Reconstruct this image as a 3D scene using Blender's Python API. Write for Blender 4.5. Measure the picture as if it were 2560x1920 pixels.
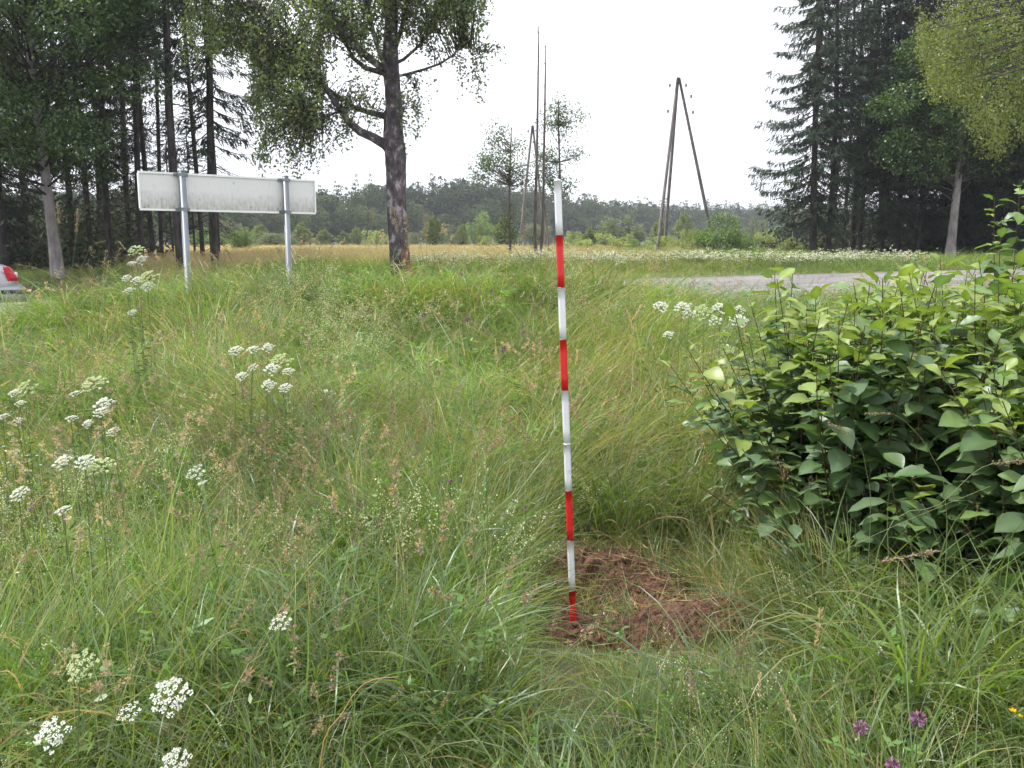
import bpy, math, random
import numpy as np
from mathutils import Vector, Matrix, noise

# ------------------------------------------------------------------ camera, sky, sun, exposure
for o in list(bpy.data.objects):
    bpy.data.objects.remove(o)
SC = bpy.context.scene
COL = SC.collection
rng = np.random.default_rng(11)
random.seed(5)

CAM_Z = 1.48
F = 2217.0
TILT = math.radians(8.97)
cam_d = bpy.data.cameras.new('camera')
cam_d.sensor_width = 36
cam_d.lens = F / 2560 * 36
cam_d.clip_start = 0.05
cam_d.clip_end = 6000
cam = bpy.data.objects.new('camera', cam_d)
cam.location = (0, 0, CAM_Z)
cam.rotation_euler = (math.pi / 2 - TILT, 0, 0)
COL.objects.link(cam)
SC.camera = cam

SUN_EL, SUN_AZ = 60.0, -70.0        # azimuth: degrees clockwise from straight ahead
world = bpy.data.worlds.new('World')
SC.world = world
world.use_nodes = True
nt = world.node_tree
nt.nodes.clear()
wo = nt.nodes.new('ShaderNodeOutputWorld')
bg = nt.nodes.new('ShaderNodeBackground')
sky = nt.nodes.new('ShaderNodeTexSky')
sky.sky_type = 'NISHITA'
sky.sun_disc = False
sky.sun_elevation = math.radians(SUN_EL)
sky.sun_rotation = math.radians(SUN_AZ)
sky.air_density = 1.0
sky.dust_density = 2.0
tc = nt.nodes.new('ShaderNodeTexCoord')
mp = nt.nodes.new('ShaderNodeMapping')
mp.inputs['Scale'].default_value = (1, 1, 3)
ns = nt.nodes.new('ShaderNodeTexNoise')
ns.inputs['Scale'].default_value = 2.2
ns.inputs['Detail'].default_value = 5
rp = nt.nodes.new('ShaderNodeValToRGB')
rp.color_ramp.elements[0].position = 0.25
rp.color_ramp.elements[0].color = (.62, .62, .62, 1)
rp.color_ramp.elements[1].position = 0.5
rp.color_ramp.elements[1].color = (1, 1, 1, 1)
mx = nt.nodes.new('ShaderNodeMix')
mx.data_type = 'RGBA'
mx.inputs[7].default_value = (8.8, 9.1, 9.6, 1)     # thin bright cloud
nt.links.new(tc.outputs['Generated'], mp.inputs['Vector'])
nt.links.new(mp.outputs[0], ns.inputs['Vector'])
nt.links.new(ns.outputs['Fac'], rp.inputs['Fac'])
nt.links.new(rp.outputs['Color'], mx.inputs[0])
nt.links.new(sky.outputs[0], mx.inputs[6])
nt.links.new(mx.outputs[2], bg.inputs['Color'])
bg.inputs['Strength'].default_value = 0.12
nt.links.new(bg.outputs[0], wo.inputs['Surface'])

sun_d = bpy.data.lights.new('sun', 'SUN')
sun_d.energy = 3.4
sun_d.angle = math.radians(4)
sun_d.color = (1.0, 0.95, 0.86)
sun = bpy.data.objects.new('sun', sun_d)
el, az = math.radians(SUN_EL), math.radians(SUN_AZ)
to_sun = Vector((math.sin(az) * math.cos(el), math.cos(az) * math.cos(el), math.sin(el)))
sun.rotation_euler = to_sun.to_track_quat('Z', 'Y').to_euler()
COL.objects.link(sun)

SC.view_settings.view_transform = 'Standard'
SC.view_settings.look = 'None'
SC.view_settings.gamma = 1
SC.view_settings.use_curve_mapping = False
SC.view_settings.exposure = 0.62
SC.render.engine = 'CYCLES'
SC.cycles.max_bounces = 6
SC.cycles.diffuse_bounces = 2
SC.cycles.glossy_bounces = 2
SC.cycles.transmission_bounces = 4
SC.cycles.volume_bounces = 0
SC.cycles.use_adaptive_sampling = True
SC.cycles.adaptive_threshold = 0.03
SC.cycles.caustics_reflective = False
SC.cycles.caustics_refractive = False

ST, CT = math.sin(TILT), math.cos(TILT)
K = 2560 / 2212                     # measured units -> photograph pixels

def ray(dx, dy):
    u = (dx * K - 1280) / F
    v = (960 - dy * K) / F
    return (u, CT + v * ST, -ST + v * CT)

def at(dx, dy, Y):                  # point of the place seen in that direction, Y metres ahead
    r = ray(dx, dy)
    s = Y / r[1]
    return Vector((r[0] * s, Y, CAM_Z + r[2] * s))

def sm(a, b, x):
    t = min(1, max(0, (x - a) / (b - a)))
    return t * t * (3 - 2 * t)

# ------------------------------------------------------------------ terrain heights
def road_z(x):
    return 0.5 + 0.022 * x if x > 0 else 0.5 + 0.036 * max(x, -14)

def road_c(x):
    return 15.2 + 0.10 * x

def ground(x, y):
    zr = road_z(x)
    yc = road_c(x)
    if y < yc - 3.2:
        z = zr * sm(4.4, yc - 3.6, y)
        z += .34 * math.exp(-((y - (yc - 4.3)) / 1.0) ** 2) * sm(3.4, -.6, x) * sm(-6.2, -4.6, x) * sm(-9.5, -7.5, x)
        z += 0.05 * math.sin(x * 1.3 + y * .7) * sm(1, 5, y) * (1 - sm(yc - 6, yc - 4, y))
        z += 0.03 * noise.noise(Vector((x * 1.1, y * 1.1, 0)))
        z -= 0.075 * math.exp(-((x - .35) / .45) ** 2 - ((y - 3.3) / .35) ** 2)
        # the small dug hollow beside the rod
        d = ((x - .44) / .27) ** 2 + ((y - 3.74) / .20) ** 2
        z -= 0.21 * math.exp(-d * 1.2)
        return z
    if y < yc + 3.2:
        return zr + 0.03 * (y - yc + 3.2)
    zf = 0.83 + 0.10 * sm(30, 200, y)
    zf -= 0.84 * sm(-5, -9.5, x) * (1 - sm(19.5, 27, y)) + 0.22 * sm(-6, -13, x) * (1 - sm(30, 70, y))
    zf += 0.04 * noise.noise(Vector((x * .25, y * .25, 3)))
    e = yc + 3.2
    t = sm(e, e + 3.0, y)
    z = (zr + .19) * (1 - t) + zf * t
    z += 26 * sm(280, 900, y) * (0.7 + .3 * noise.noise(Vector((x * .002, 0, 0))))
    return z

def on_ground(dx, dy, h=0.0, y0=.8, y1=400):
    r = ray(dx, dy)
    lo = y0
    n = 400
    py = None
    for i in range(n):
        y = y0 * (y1 / y0) ** (i / (n - 1))
        s = y / r[1]
        if CAM_Z + r[2] * s < ground(r[0] * s, y) + h:
            return Vector((r[0] * s, y, CAM_Z + r[2] * s))
    y = y1
    s = y / r[1]
    return Vector((r[0] * s, y, CAM_Z + r[2] * s))

# ------------------------------------------------------------------ mesh building
class MB:
    def __init__(s):
        s.v = []; s.c = []; s.f = []; s.m = []; s.n = 0
    def add(s, v, f, c, m=0):
        v = np.asarray(v, dtype=np.float32).reshape(-1, 3)
        f = np.asarray(f, dtype=np.int64)
        c = np.asarray(c, dtype=np.float32)
        if c.ndim == 1:
            c = np.tile(c[:3], (len(v), 1))
        s.v.append(v); s.c.append(c[:, :3])
        s.f.append(f + s.n); s.m.append(np.full(len(f), m, dtype=np.int32))
        s.n += len(v)
    def merge(s, other, M=None):
        off = s.n
        for v, c in zip(other.v, other.c):
            if M is not None:
                R = np.array(M)
                v = v @ R[:3, :3].T + R[:3, 3]
            s.v.append(v.astype(np.float32)); s.c.append(c)
        for f, m in zip(other.f, other.m):
            s.f.append(f + off); s.m.append(m)
        s.n += other.n
    def mesh(s, name, mats, smooth=True):
        me = bpy.data.meshes.new(name)
        V = np.concatenate(s.v); C = np.concatenate(s.c)
        tot = np.concatenate([np.full(len(f), f.shape[1], dtype=np.int32) for f in s.f])
        loops = np.concatenate([f.ravel() for f in s.f]).astype(np.int32)
        start = np.zeros(len(tot), dtype=np.int32)
        start[1:] = np.cumsum(tot)[:-1]
        me.vertices.add(len(V)); me.vertices.foreach_set('co', V.ravel())
        me.loops.add(len(loops)); me.loops.foreach_set('vertex_index', loops)
        me.polygons.add(len(tot))
        me.polygons.foreach_set('loop_start', start)
        me.polygons.foreach_set('material_index', np.concatenate(s.m))
        me.polygons.foreach_set('use_smooth', np.full(len(tot), smooth))
        me.update(calc_edges=True)
        a = me.attributes.new('Col', 'FLOAT_COLOR', 'POINT')
        a.data.foreach_set('color', np.concatenate([C, np.ones((len(C), 1), dtype=np.float32)], axis=1).ravel())
        for m in (mats if isinstance(mats, (list, tuple)) else [mats]):
            me.materials.append(m)
        me.validate()
        return me
    def obj(s, name, mats, parent=None, smooth=True):
        o = bpy.data.objects.new(name, s.mesh(name, mats, smooth))
        COL.objects.link(o)
        if parent:
            o.parent = parent
        return o

def tag(o, label=None, cat=None, group=None, kind=None):
    if label: o['label'] = label
    if cat: o['category'] = cat
    if group: o['group'] = group
    if kind: o['kind'] = kind
    return o

def empty(name, loc, rz=0, label=None, cat=None, group=None):
    o = bpy.data.objects.new(name, None)
    o.empty_display_size = .1
    COL.objects.link(o)
    o.location = loc
    o.rotation_euler = (0, 0, rz)
    return tag(o, label, cat, group)

def dup(root, loc, rz=0, scale=1, label=None, group=None):
    r = root.copy(); COL.objects.link(r)
    r.location = loc; r.rotation_euler = (0, 0, rz)
    r.scale = (scale, scale, scale) if not isinstance(scale, tuple) else scale
    if label: r['label'] = label
    if group: r['group'] = group
    for ch in list(root.children):
        c = ch.copy(); COL.objects.link(c); c.parent = r
        for g in list(ch.children):
            d = g.copy(); COL.objects.link(d); d.parent = c
    return r

def tube(mb, P, R, sides=8, col=(.1, .1, .1), m=0, cap=True, rough=0, rs=None):
    P = np.asarray([tuple(p) for p in P], dtype=float)
    n = len(P)
    R = np.broadcast_to(np.asarray(R, dtype=float), (n,))
    T = np.gradient(P, axis=0)
    T /= np.linalg.norm(T, axis=1)[:, None] + 1e-9
    ref = np.array([0, 1, 0.]) if abs(T[0][1]) < .8 else np.array([1., 0, 0])
    A = np.cross(T, ref); A /= np.linalg.norm(A, axis=1)[:, None] + 1e-9
    B = np.cross(T, A)
    th = np.linspace(0, 2 * math.pi, sides, endpoint=False)
    rr = R[:, None] * np.ones((1, sides))
    if rough:
        rr = rr * (1 + rough * (rng.random((n, sides)) - .5))
    V = P[:, None, :] + rr[:, :, None] * (np.cos(th)[None, :, None] * A[:, None, :] + np.sin(th)[None, :, None] * B[:, None, :])
    i = np.arange(n - 1)[:, None] * sides
    j = np.arange(sides)[None, :]
    k = (j + 1) % sides
    f = np.stack([i + j, i + k, i + sides + k, i + sides + j], -1).reshape(-1, 4)
    mb.add(V.reshape(-1, 3), f, col, m)
    if cap and sides > 3:
        o = mb.n - n * sides
        for base in (0, (n - 1) * sides):
            mb.f.append(np.array([[o + base + q for q in range(sides)]])); mb.m.append(np.array([m], dtype=np.int32))

def box(mb, c, s, col=(.5, .5, .5), m=0, R=None):
    c = np.array(c, dtype=float); h = np.array(s, dtype=float) / 2
    v = np.array([[x, y, z] for x in (-1, 1) for y in (-1, 1) for z in (-1, 1)]) * h
    if R is not None:
        v = v @ np.array(R).T
    f = [[0, 1, 3, 2], [4, 6, 7, 5], [0, 4, 5, 1], [2, 3, 7, 6], [0, 2, 6, 4], [1, 5, 7, 3]]
    mb.add(v + c, f, col, m)

def unit(v):
    return v / (np.linalg.norm(v, axis=-1, keepdims=True) + 1e-9)

def rhombs(mb, P, D, L, W, cols, m=0, up=None, bend=0.0):
    """leaf-sized quads: base P, direction D, length L, width W"""
    n = len(P)
    D = unit(D)
    if up is None:
        up = rng.normal(size=(n, 3))
    S = unit(np.cross(D, up))
    L = np.broadcast_to(L, (n,))[:, None]; W = np.broadcast_to(W, (n,))[:, None]
    N = np.cross(S, D)
    v0 = P
    v1 = P + D * L * .45 + S * W * .5 + N * bend * L
    v2 = P + D * L
    v3 = P + D * L * .45 - S * W * .5 + N * bend * L
    V = np.stack([v0, v1, v2, v3], 1).reshape(-1, 3)
    i = np.arange(n)[:, None] * 4
    f = i + np.array([[0, 1, 2, 3]])
    cols = np.asarray(cols, dtype=float)
    if cols.ndim == 1:
        cols = np.tile(cols, (n, 1))
    mb.add(V, f, np.repeat(cols, 4, axis=0), m)

def jcol(base, n, j=.25, hue=.12):
    base = np.array(base, dtype=float)
    b = base[None, :] * (1 + j * (rng.random((n, 1)) * 2 - 1)) * (1 + hue * (rng.random((n, 3)) * 2 - 1))
    return np.clip(b, 0.002, 1)

def pick_cols(pal, n, j=.2, hue=.08):
    w = np.array([p[1] for p in pal], dtype=float); w /= w.sum()
    idx = rng.choice(len(pal), n, p=w)
    base = np.array([p[0] for p in pal])[idx]
    return np.clip(base * (1 + j * (rng.random((n, 1)) * 2 - 1)) * (1 + hue * (rng.random((n, 3)) * 2 - 1)), .002, 1)

# ------------------------------------------------------------------ materials
def new_mat(name):
    m = bpy.data.materials.new(name)
    m.use_nodes = True
    m.node_tree.nodes.clear()
    return m, m.node_tree

def N(nt, t, **kw):
    n = nt.nodes.new(t)
    for k, v in kw.items():
        setattr(n, k, v)
    return n

def leaf_mat(name, trans=.35, gloss=.05, rough=.4, inst=False, var=.25, vscale=1.5, tfac=1.3):
    m, nt = new_mat(name)
    out = N(nt, 'ShaderNodeOutputMaterial')
    a = N(nt, 'ShaderNodeAttribute', attribute_name='Col')
    col = a.outputs['Color']
    if inst:
        b = N(nt, 'ShaderNodeAttribute', attribute_name='tint', attribute_type='INSTANCER')
        mul = N(nt, 'ShaderNodeMix', data_type='RGBA', blend_type='MULTIPLY')
        mul.inputs[0].default_value = 1
        nt.links.new(col, mul.inputs[6]); nt.links.new(b.outputs['Color'], mul.inputs[7])
        col = mul.outputs[2]
    if var:
        g = N(nt, 'ShaderNodeNewGeometry')
        no = N(nt, 'ShaderNodeTexNoise'); no.inputs['Scale'].default_value = vscale
        no.inputs['Detail'].default_value = 2
        mr = N(nt, 'ShaderNodeMapRange')
        mr.inputs[1].default_value = .3; mr.inputs[2].default_value = .7
        mr.inputs[3].default_value = 1 - var; mr.inputs[4].default_value = 1 + var
        nt.links.new(g.outputs['Position'], no.inputs['Vector'])
        nt.links.new(no.outputs['Fac'], mr.inputs[0])
        vm = N(nt, 'ShaderNodeVectorMath', operation='SCALE')
        nt.links.new(col, vm.inputs[0]); nt.links.new(mr.outputs[0], vm.inputs['Scale'])
        col = vm.outputs[0]
    d = N(nt, 'ShaderNodeBsdfDiffuse')
    t = N(nt, 'ShaderNodeBsdfTranslucent')
    tm = N(nt, 'ShaderNodeMix', data_type='RGBA', blend_type='MULTIPLY')
    tm.inputs[0].default_value = 1
    tm.inputs[7].default_value = (tfac * 1.05, tfac * 1.15, tfac * .55, 1)
    nt.links.new(col, tm.inputs[6])
    nt.links.new(col, d.inputs['Color']); nt.links.new(tm.outputs[2], t.inputs['Color'])
    ms = N(nt, 'ShaderNodeMixShader'); ms.inputs[0].default_value = trans
    nt.links.new(d.outputs[0], ms.inputs[1]); nt.links.new(t.outputs[0], ms.inputs[2])
    gl = N(nt, 'ShaderNodeBsdfGlossy'); gl.inputs['Roughness'].default_value = rough
    gl.inputs['Color'].default_value = (.9, .95, 1, 1)
    ms2 = N(nt, 'ShaderNodeMixShader'); ms2.inputs[0].default_value = gloss
    nt.links.new(ms.outputs[0], ms2.inputs[1]); nt.links.new(gl.outputs[0], ms2.inputs[2])
    nt.links.new(ms2.outputs[0], out.inputs['Surface'])
    return m

def solid_mat(name, c1, c2=None, scale=5, rough=.7, metal=0, stretch=(1, 1, 1), bump=0, attr=False, pos=(.4, .6), detail=5, coord='Object', bscale=None, c3=None):
    m, nt = new_mat(name)
    out = N(nt, 'ShaderNodeOutputMaterial')
    p = N(nt, 'ShaderNodeBsdfPrincipled')
    p.inputs['Roughness'].default_value = rough
    p.inputs['Metallic'].default_value = metal
    nt.links.new(p.outputs[0], out.inputs['Surface'])
    tc = N(nt, 'ShaderNodeTexCoord')
    mp = N(nt, 'ShaderNodeMapping'); mp.inputs['Scale'].default_value = stretch
    nt.links.new(tc.outputs[coord], mp.inputs['Vector'])
    no = N(nt, 'ShaderNodeTexNoise'); no.inputs['Scale'].default_value = scale
    no.inputs['Detail'].default_value = detail
    nt.links.new(mp.outputs[0], no.inputs['Vector'])
    if c2 is None: c2 = c1
    r = N(nt, 'ShaderNodeValToRGB')
    r.color_ramp.elements[0].position = pos[0]; r.color_ramp.elements[0].color = (*c1, 1)
    r.color_ramp.elements[1].position = pos[1]; r.color_ramp.elements[1].color = (*c2, 1)
    if c3:
        e = r.color_ramp.elements.new(min(.97, pos[1] + .1)); e.color = (*c3, 1)
    nt.links.new(no.outputs['Fac'], r.inputs['Fac'])
    col = r.outputs['Color']
    if attr:
        a = N(nt, 'ShaderNodeAttribute', attribute_name='Col')
        mul = N(nt, 'ShaderNodeMix', data_type='RGBA', blend_type='MULTIPLY'); mul.inputs[0].default_value = 1
        nt.links.new(col, mul.inputs[6]); nt.links.new(a.outputs['Color'], mul.inputs[7])
        col = mul.outputs[2]
    nt.links.new(col, p.inputs['Base Color'])
    if bump:
        n2 = N(nt, 'ShaderNodeTexNoise'); n2.inputs['Scale'].default_value = bscale or scale * 2
        n2.inputs['Detail'].default_value = 6
        nt.links.new(mp.outputs[0], n2.inputs['Vector'])
        bp = N(nt, 'ShaderNodeBump'); bp.inputs['Strength'].default_value = bump
        bp.inputs['Distance'].default_value = .02
        nt.links.new(n2.outputs['Fac'], bp.inputs['Height'])
        nt.links.new(bp.outputs[0], p.inputs['Normal'])
    return m

M_GRASS = leaf_mat('grass_blades', .42, .036, .38, inst=True, var=.18, vscale=.9)
M_FLOWER = leaf_mat('petals', .25, .0, .5, inst=False, var=0, tfac=1.0)
M_FLOWER_I = leaf_mat('petals_meadow', .25, .0, .5, inst=False, var=0, tfac=1.0)
M_STEM = leaf_mat('stems', .1, .015, .5, var=.1)
M_BIRCHLEAF = leaf_mat('birch_leaves', .42, .03, .4, var=.25, vscale=.8)
M_LEAF = leaf_mat('broad_leaves', .30, .04, .4, var=.25, vscale=.5)
M_NEEDLE = leaf_mat('needles', .10, .03, .5, var=.25, vscale=.5)
M_BIGLEAF = leaf_mat('glossy_leaves', .30, .05, .45, var=.12, vscale=9)
M_FARLEAF = leaf_mat('distant_leaves', .25, .02, .6, var=.2, vscale=.3)
M_BARK = solid_mat('bark', (.022, .018, .017), (.062, .052, .047), 9, .9, stretch=(1, 1, .25), bump=.8, attr=True)
M_BIRCHBARK = solid_mat('birch_bark', (.034, .028, .034), (.09, .075, .082), 7, .85, stretch=(1.2, 1.2, .8), bump=1.0, attr=True, pos=(.35, .56), detail=9, bscale=14, c3=(.30, .27, .27))
M_GREYWOOD = solid_mat('weathered_wood', (.10, .09, .088), (.2, .18, .175), 3, .85, stretch=(6, 6, .6), bump=.4, attr=True)
M_SOIL = solid_mat('dug_soil', (.045, .021, .013), (.165, .078, .050), 16, .95, bump=1.0, bscale=60, pos=(.3, .7))
M_GROUND = solid_mat('ground_cover', (.75, .75, .75), (1.2, 1.2, 1.2), 3, 1, attr=True, coord='Object', detail=8, pos=(.3, .7), bump=.3)
M_ROAD = solid_mat('worn_asphalt', (.15, .14, .148), (.24, .22, .225), .9, .9, stretch=(.6, 2, 1), detail=8, bump=.15, bscale=60)

# ------------------------------------------------------------------ terrain sheet and road
def make_terrain():
    ys = np.concatenate([np.arange(-6, 0, .5), np.arange(0, 8, .08), np.arange(8, 26, .25), np.geomspace(26, 900, 60)])
    us = np.concatenate([np.linspace(-1.8, -1.0, 8, endpoint=False), np.linspace(-1, 1, 110), np.linspace(1.0, 1.8, 9)[1:]])
    V = []; C = []
    for y in ys:
        wdt = 4 + max(y, 0) * .75
        for u in us:
            x = u * wdt * (1 if abs(u) <= 1 else (1 + (abs(u) - 1) * .8))
            V.append((x, y, ground(x, y)))
            n1 = noise.noise(Vector((x * .12, y * .05, 7))); n2 = noise.noise(Vector((x * .5, y * .2, 9)))
            if y < road_c(x) - 3.2:
                c = np.array((.062, .058, .028))
            elif y < road_c(x) + 3.4:
                c = np.array((.07, .08, .035))
            else:
                tan = np.array((.36, .28, .15)); grn = np.array((.105, .125, .045))
                t = sm(21, 28, y) * sm(.3, -.35, x / max(y, 1) - .02 + .08 * n1)
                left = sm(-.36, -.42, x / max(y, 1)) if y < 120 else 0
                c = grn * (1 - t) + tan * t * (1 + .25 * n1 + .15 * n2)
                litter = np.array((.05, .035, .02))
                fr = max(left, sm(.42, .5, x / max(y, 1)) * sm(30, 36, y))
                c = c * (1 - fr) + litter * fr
                if y > 230:
                    g = sm(230, 330, y); c = c * (1 - g) + np.array((.04, .06, .03)) * g
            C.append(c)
    nu = len(us)
    i = np.arange(len(ys) - 1)[:, None] * nu; j = np.arange(nu - 1)[None, :]
    f = np.stack([i + j, i + j + 1, i + nu + j + 1, i + nu + j], -1).reshape(-1, 4)
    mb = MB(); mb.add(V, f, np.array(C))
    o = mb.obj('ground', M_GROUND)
    tag(o, 'uneven meadow ground under the grass running back to the field and wood', kind='structure')

make_terrain()

def make_road():
    mb = MB(); V = []
    xs = np.linspace(-34, 40, 75); ts = np.linspace(-3.15, 3.15, 9)
    for x in xs:
        for k, t in enumerate(ts):
            e = .12 * noise.noise(Vector((x * .8, k, 0))) if k in (0, 8) else 0
            y = road_c(x) + t + e
            crown = .03 * (1 - (t / 3.2) ** 2)
            V.append((x, y, road_z(x) + 0.03 * (t + 3.2) + .012 + crown))
    n = len(ts)
    i = np.arange(len(xs) - 1)[:, None] * n; j = np.arange(n - 1)[None, :]
    f = np.stack([i + j, i + n + j, i + n + j + 1, i + j + 1], -1).reshape(-1, 4)
    mb.add(V, f, (1, 1, 1))
    tag(mb.obj('road', M_ROAD), 'worn grey asphalt country road crossing behind the tall grass', kind='structure')

make_road()

# ------------------------------------------------------------------ instancer (for what nobody could count)
def instancer(name, pts, idx, rot, scl, tint, variants, label):
    me = bpy.data.meshes.new(name + '_points')
    me.vertices.add(len(pts)); me.vertices.foreach_set('co', np.asarray(pts, dtype=np.float32).ravel())
    a = me.attributes.new('idx', 'INT', 'POINT'); a.data.foreach_set('value', np.asarray(idx, dtype=np.int32))
    a = me.attributes.new('rot', 'FLOAT_VECTOR', 'POINT'); a.data.foreach_set('vector', np.asarray(rot, dtype=np.float32).ravel())
    a = me.attributes.new('scl', 'FLOAT_VECTOR', 'POINT'); a.data.foreach_set('vector', np.asarray(scl, dtype=np.float32).ravel())
    a = me.attributes.new('tint', 'FLOAT_COLOR', 'POINT')
    a.data.foreach_set('color', np.concatenate([tint, np.ones((len(pts), 1))], 1).astype(np.float32).ravel())
    o = bpy.data.objects.new(name, me); COL.objects.link(o)
    g = bpy.data.node_groups.new(name, 'GeometryNodeTree')
    g.interface.new_socket('Geometry', in_out='INPUT', socket_type='NodeSocketGeometry')
    g.interface.new_socket('Geometry', in_out='OUTPUT', socket_type='NodeSocketGeometry')
    gi = g.nodes.new('NodeGroupInput'); go = g.nodes.new('NodeGroupOutput')
    iop = g.nodes.new('GeometryNodeInstanceOnPoints')
    g2i = g.nodes.new('GeometryNodeGeometryToInstance')
    # join adds in reverse link order, so link from the last to the first
    for v in reversed(variants):
        oi = g.nodes.new('GeometryNodeObjectInfo'); oi.inputs['Object'].default_value = v
        oi.inputs['As Instance'].default_value = False
        g.links.new(oi.outputs['Geometry'], g2i.inputs[0])
    def attr(n, t):
        x = g.nodes.new('GeometryNodeInputNamedAttribute'); x.data_type = t
        x.inputs['Name'].default_value = n
        return x.outputs['Attribute']
    e2r = g.nodes.new('FunctionNodeEulerToRotation')
    g.links.new(attr('rot', 'FLOAT_VECTOR'), e2r.inputs[0])
    g.links.new(gi.outputs[0], iop.inputs['Points'])
    g.links.new(g2i.outputs[0], iop.inputs['Instance'])
    iop.inputs['Pick Instance'].default_value = True
    g.links.new(attr('idx', 'INT'), iop.inputs['Instance Index'])
    g.links.new(e2r.outputs[0], iop.inputs['Rotation'])
    g.links.new(attr('scl', 'FLOAT_VECTOR'), iop.inputs['Scale'])
    g.links.new(iop.outputs[0], go.inputs[0])
    md = o.modifiers.new('scatter', 'NODES'); md.node_group = g
    tag(o, label, kind='stuff')
    return o

def source(mb, name, mats):
    return bpy.data.objects.new(name, mb.mesh(name, mats))

# ------------------------------------------------------------------ grass clumps
GREEN = (.105, .178, .032); YGREEN = (.195, .265, .046); BGREEN = (.125, .190, .085)
DRY = (.40, .32, .18); PALE = (.24, .27, .13); DARKG = (.06, .10, .028); RUST = (.26, .15, .075)

def blades(mb, n, rad, Lr, Wr, tilt, bend, pal, seg=6, tip=.15, az0=None, azs=math.pi, m=0, curl=.5):
    r = rad * np.sqrt(rng.random(n)); ph = rng.random(n) * 2 * math.pi
    base = np.stack([r * np.cos(ph), r * np.sin(ph), np.full(n, -.03)], 1)
    az = (ph + rng.normal(0, .9, n)) if az0 is None else az0 + rng.uniform(-azs, azs, n)
    L = rng.uniform(*Lr, n); W = rng.uniform(*Wr, n)
    th0 = np.abs(rng.normal(0, 1, n)) * tilt; bd = rng.uniform(*bend, n)
    s = np.linspace(0, 1, seg + 1)
    th = th0[:, None] + bd[:, None] * s[None, :] ** 1.6
    az_s = az[:, None] + (rng.normal(0, curl, n))[:, None] * s[None, :]
    ds = (L / seg)[:, None]
    dx = np.sin(th) * np.cos(az_s) * ds; dy = np.sin(th) * np.sin(az_s) * ds; dz = np.cos(th) * ds
    step = np.stack([dx, dy, dz], -1); step[:, 0] = 0
    P = base[:, None, :] + np.cumsum(step, 1)
    tw = rng.uniform(-.9, .9, n)[:, None] + s[None, :] * rng.uniform(-1.2, 1.2, n)[:, None]
    sx = -np.sin(az_s); sy = np.cos(az_s)
    # side vector twisted around the blade's own direction
    T = unit(np.stack([np.sin(th) * np.cos(az_s), np.sin(th) * np.sin(az_s), np.cos(th)], -1))
    S0 = np.stack([sx, sy, np.zeros_like(sx)], -1)
    S = S0 * np.cos(tw)[..., None] + np.cross(T, S0) * np.sin(tw)[..., None]
    w = W[:, None] * (np.minimum(1, .55 + s * 1.5) * np.clip(1 - s ** 2.2, tip * .3, 1))[None, :] * .5
    V = np.stack([P - S * w[..., None], P + S * w[..., None]], 2)     # n, seg+1, 2, 3
    c = pick_cols(pal, n, .22, .08)
    cs = c[:, None, None, :] * np.ones((1, seg + 1, 2, 1))
    dryt = (rng.random(n) < .25)[:, None] * np.clip(s * 2 - 1, 0, 1)[None, :]     # some tips gone dry
    cs = cs * (1 - dryt[..., None, None] * .8) + np.array(DRY) * dryt[..., None, None] * .8
    k = 2 * (seg + 1)
    i = np.arange(n)[:, None] * k; j = np.arange(seg)[None, :] * 2
    f = np.stack([i + j, i + j + 1, i + j + 3, i + j + 2], -1).reshape(-1, 4)
    mb.add(V.reshape(-1, 3), f, cs.reshape(-1, 3), m)

def culm(mb, base, az, L, th0, bd, wid, col, seg=7):
    """one thin standing stem; returns its points"""
    s = np.linspace(0, 1, seg + 1)
    th = th0 + bd * s ** 2
    st = np.stack([np.sin(th) * math.cos(az), np.sin(th) * math.sin(az), np.cos(th)], -1) * (L / seg)
    st[0] = 0
    P = np.array(base) + np.cumsum(st, 0)
    tube(mb, P, np.linspace(wid, wid * .5, seg + 1), 3, col, cap=False)
    return P

def seedhead(mb, P, kind):
    top = P[-1]; d = unit(P[-1] - P[-2])
    if kind == 'panicle':           # loose brown purple panicle
        n = 46
        t = rng.random(n)
        ax = top - d * (t[:, None] * .15)
        side = unit(rng.normal(size=(n, 3)))
        off = side * (rng.random((n, 1)) * .028 * (1 - np.abs(t[:, None] - .6)))
        rhombs(mb, ax + off, d + side * .7, .013, .0048, pick_cols([((.20, .14, .10), 2), ((.17, .105, .10), 2), ((.28, .23, .14), 1)], n))
    elif kind == 'spike':           # dense pale spike
        n = 40
        t = rng.random(n)
        ax = top - d * (t[:, None] * .10)
        side = unit(rng.normal(size=(n, 3)))
        rhombs(mb, ax + side * .002, d + side * .45, .012, .005, pick_cols([((.42, .30, .20), 3), ((.36, .33, .2), 1)], n))
    else:                           # clustered cocksfoot head
        for q in range(5):
            c = top - d * (q * .022) + rng.normal(size=3) * .007
            n = 14
            side = unit(rng.normal(size=(n, 3)))
            rhombs(mb, c + side * .003, d * .6 + side, .012, .0058, pick_cols([((.36, .30, .2), 2), ((.42, .27, .18), 1), ((.24, .20, .19), 1)], n))

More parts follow.
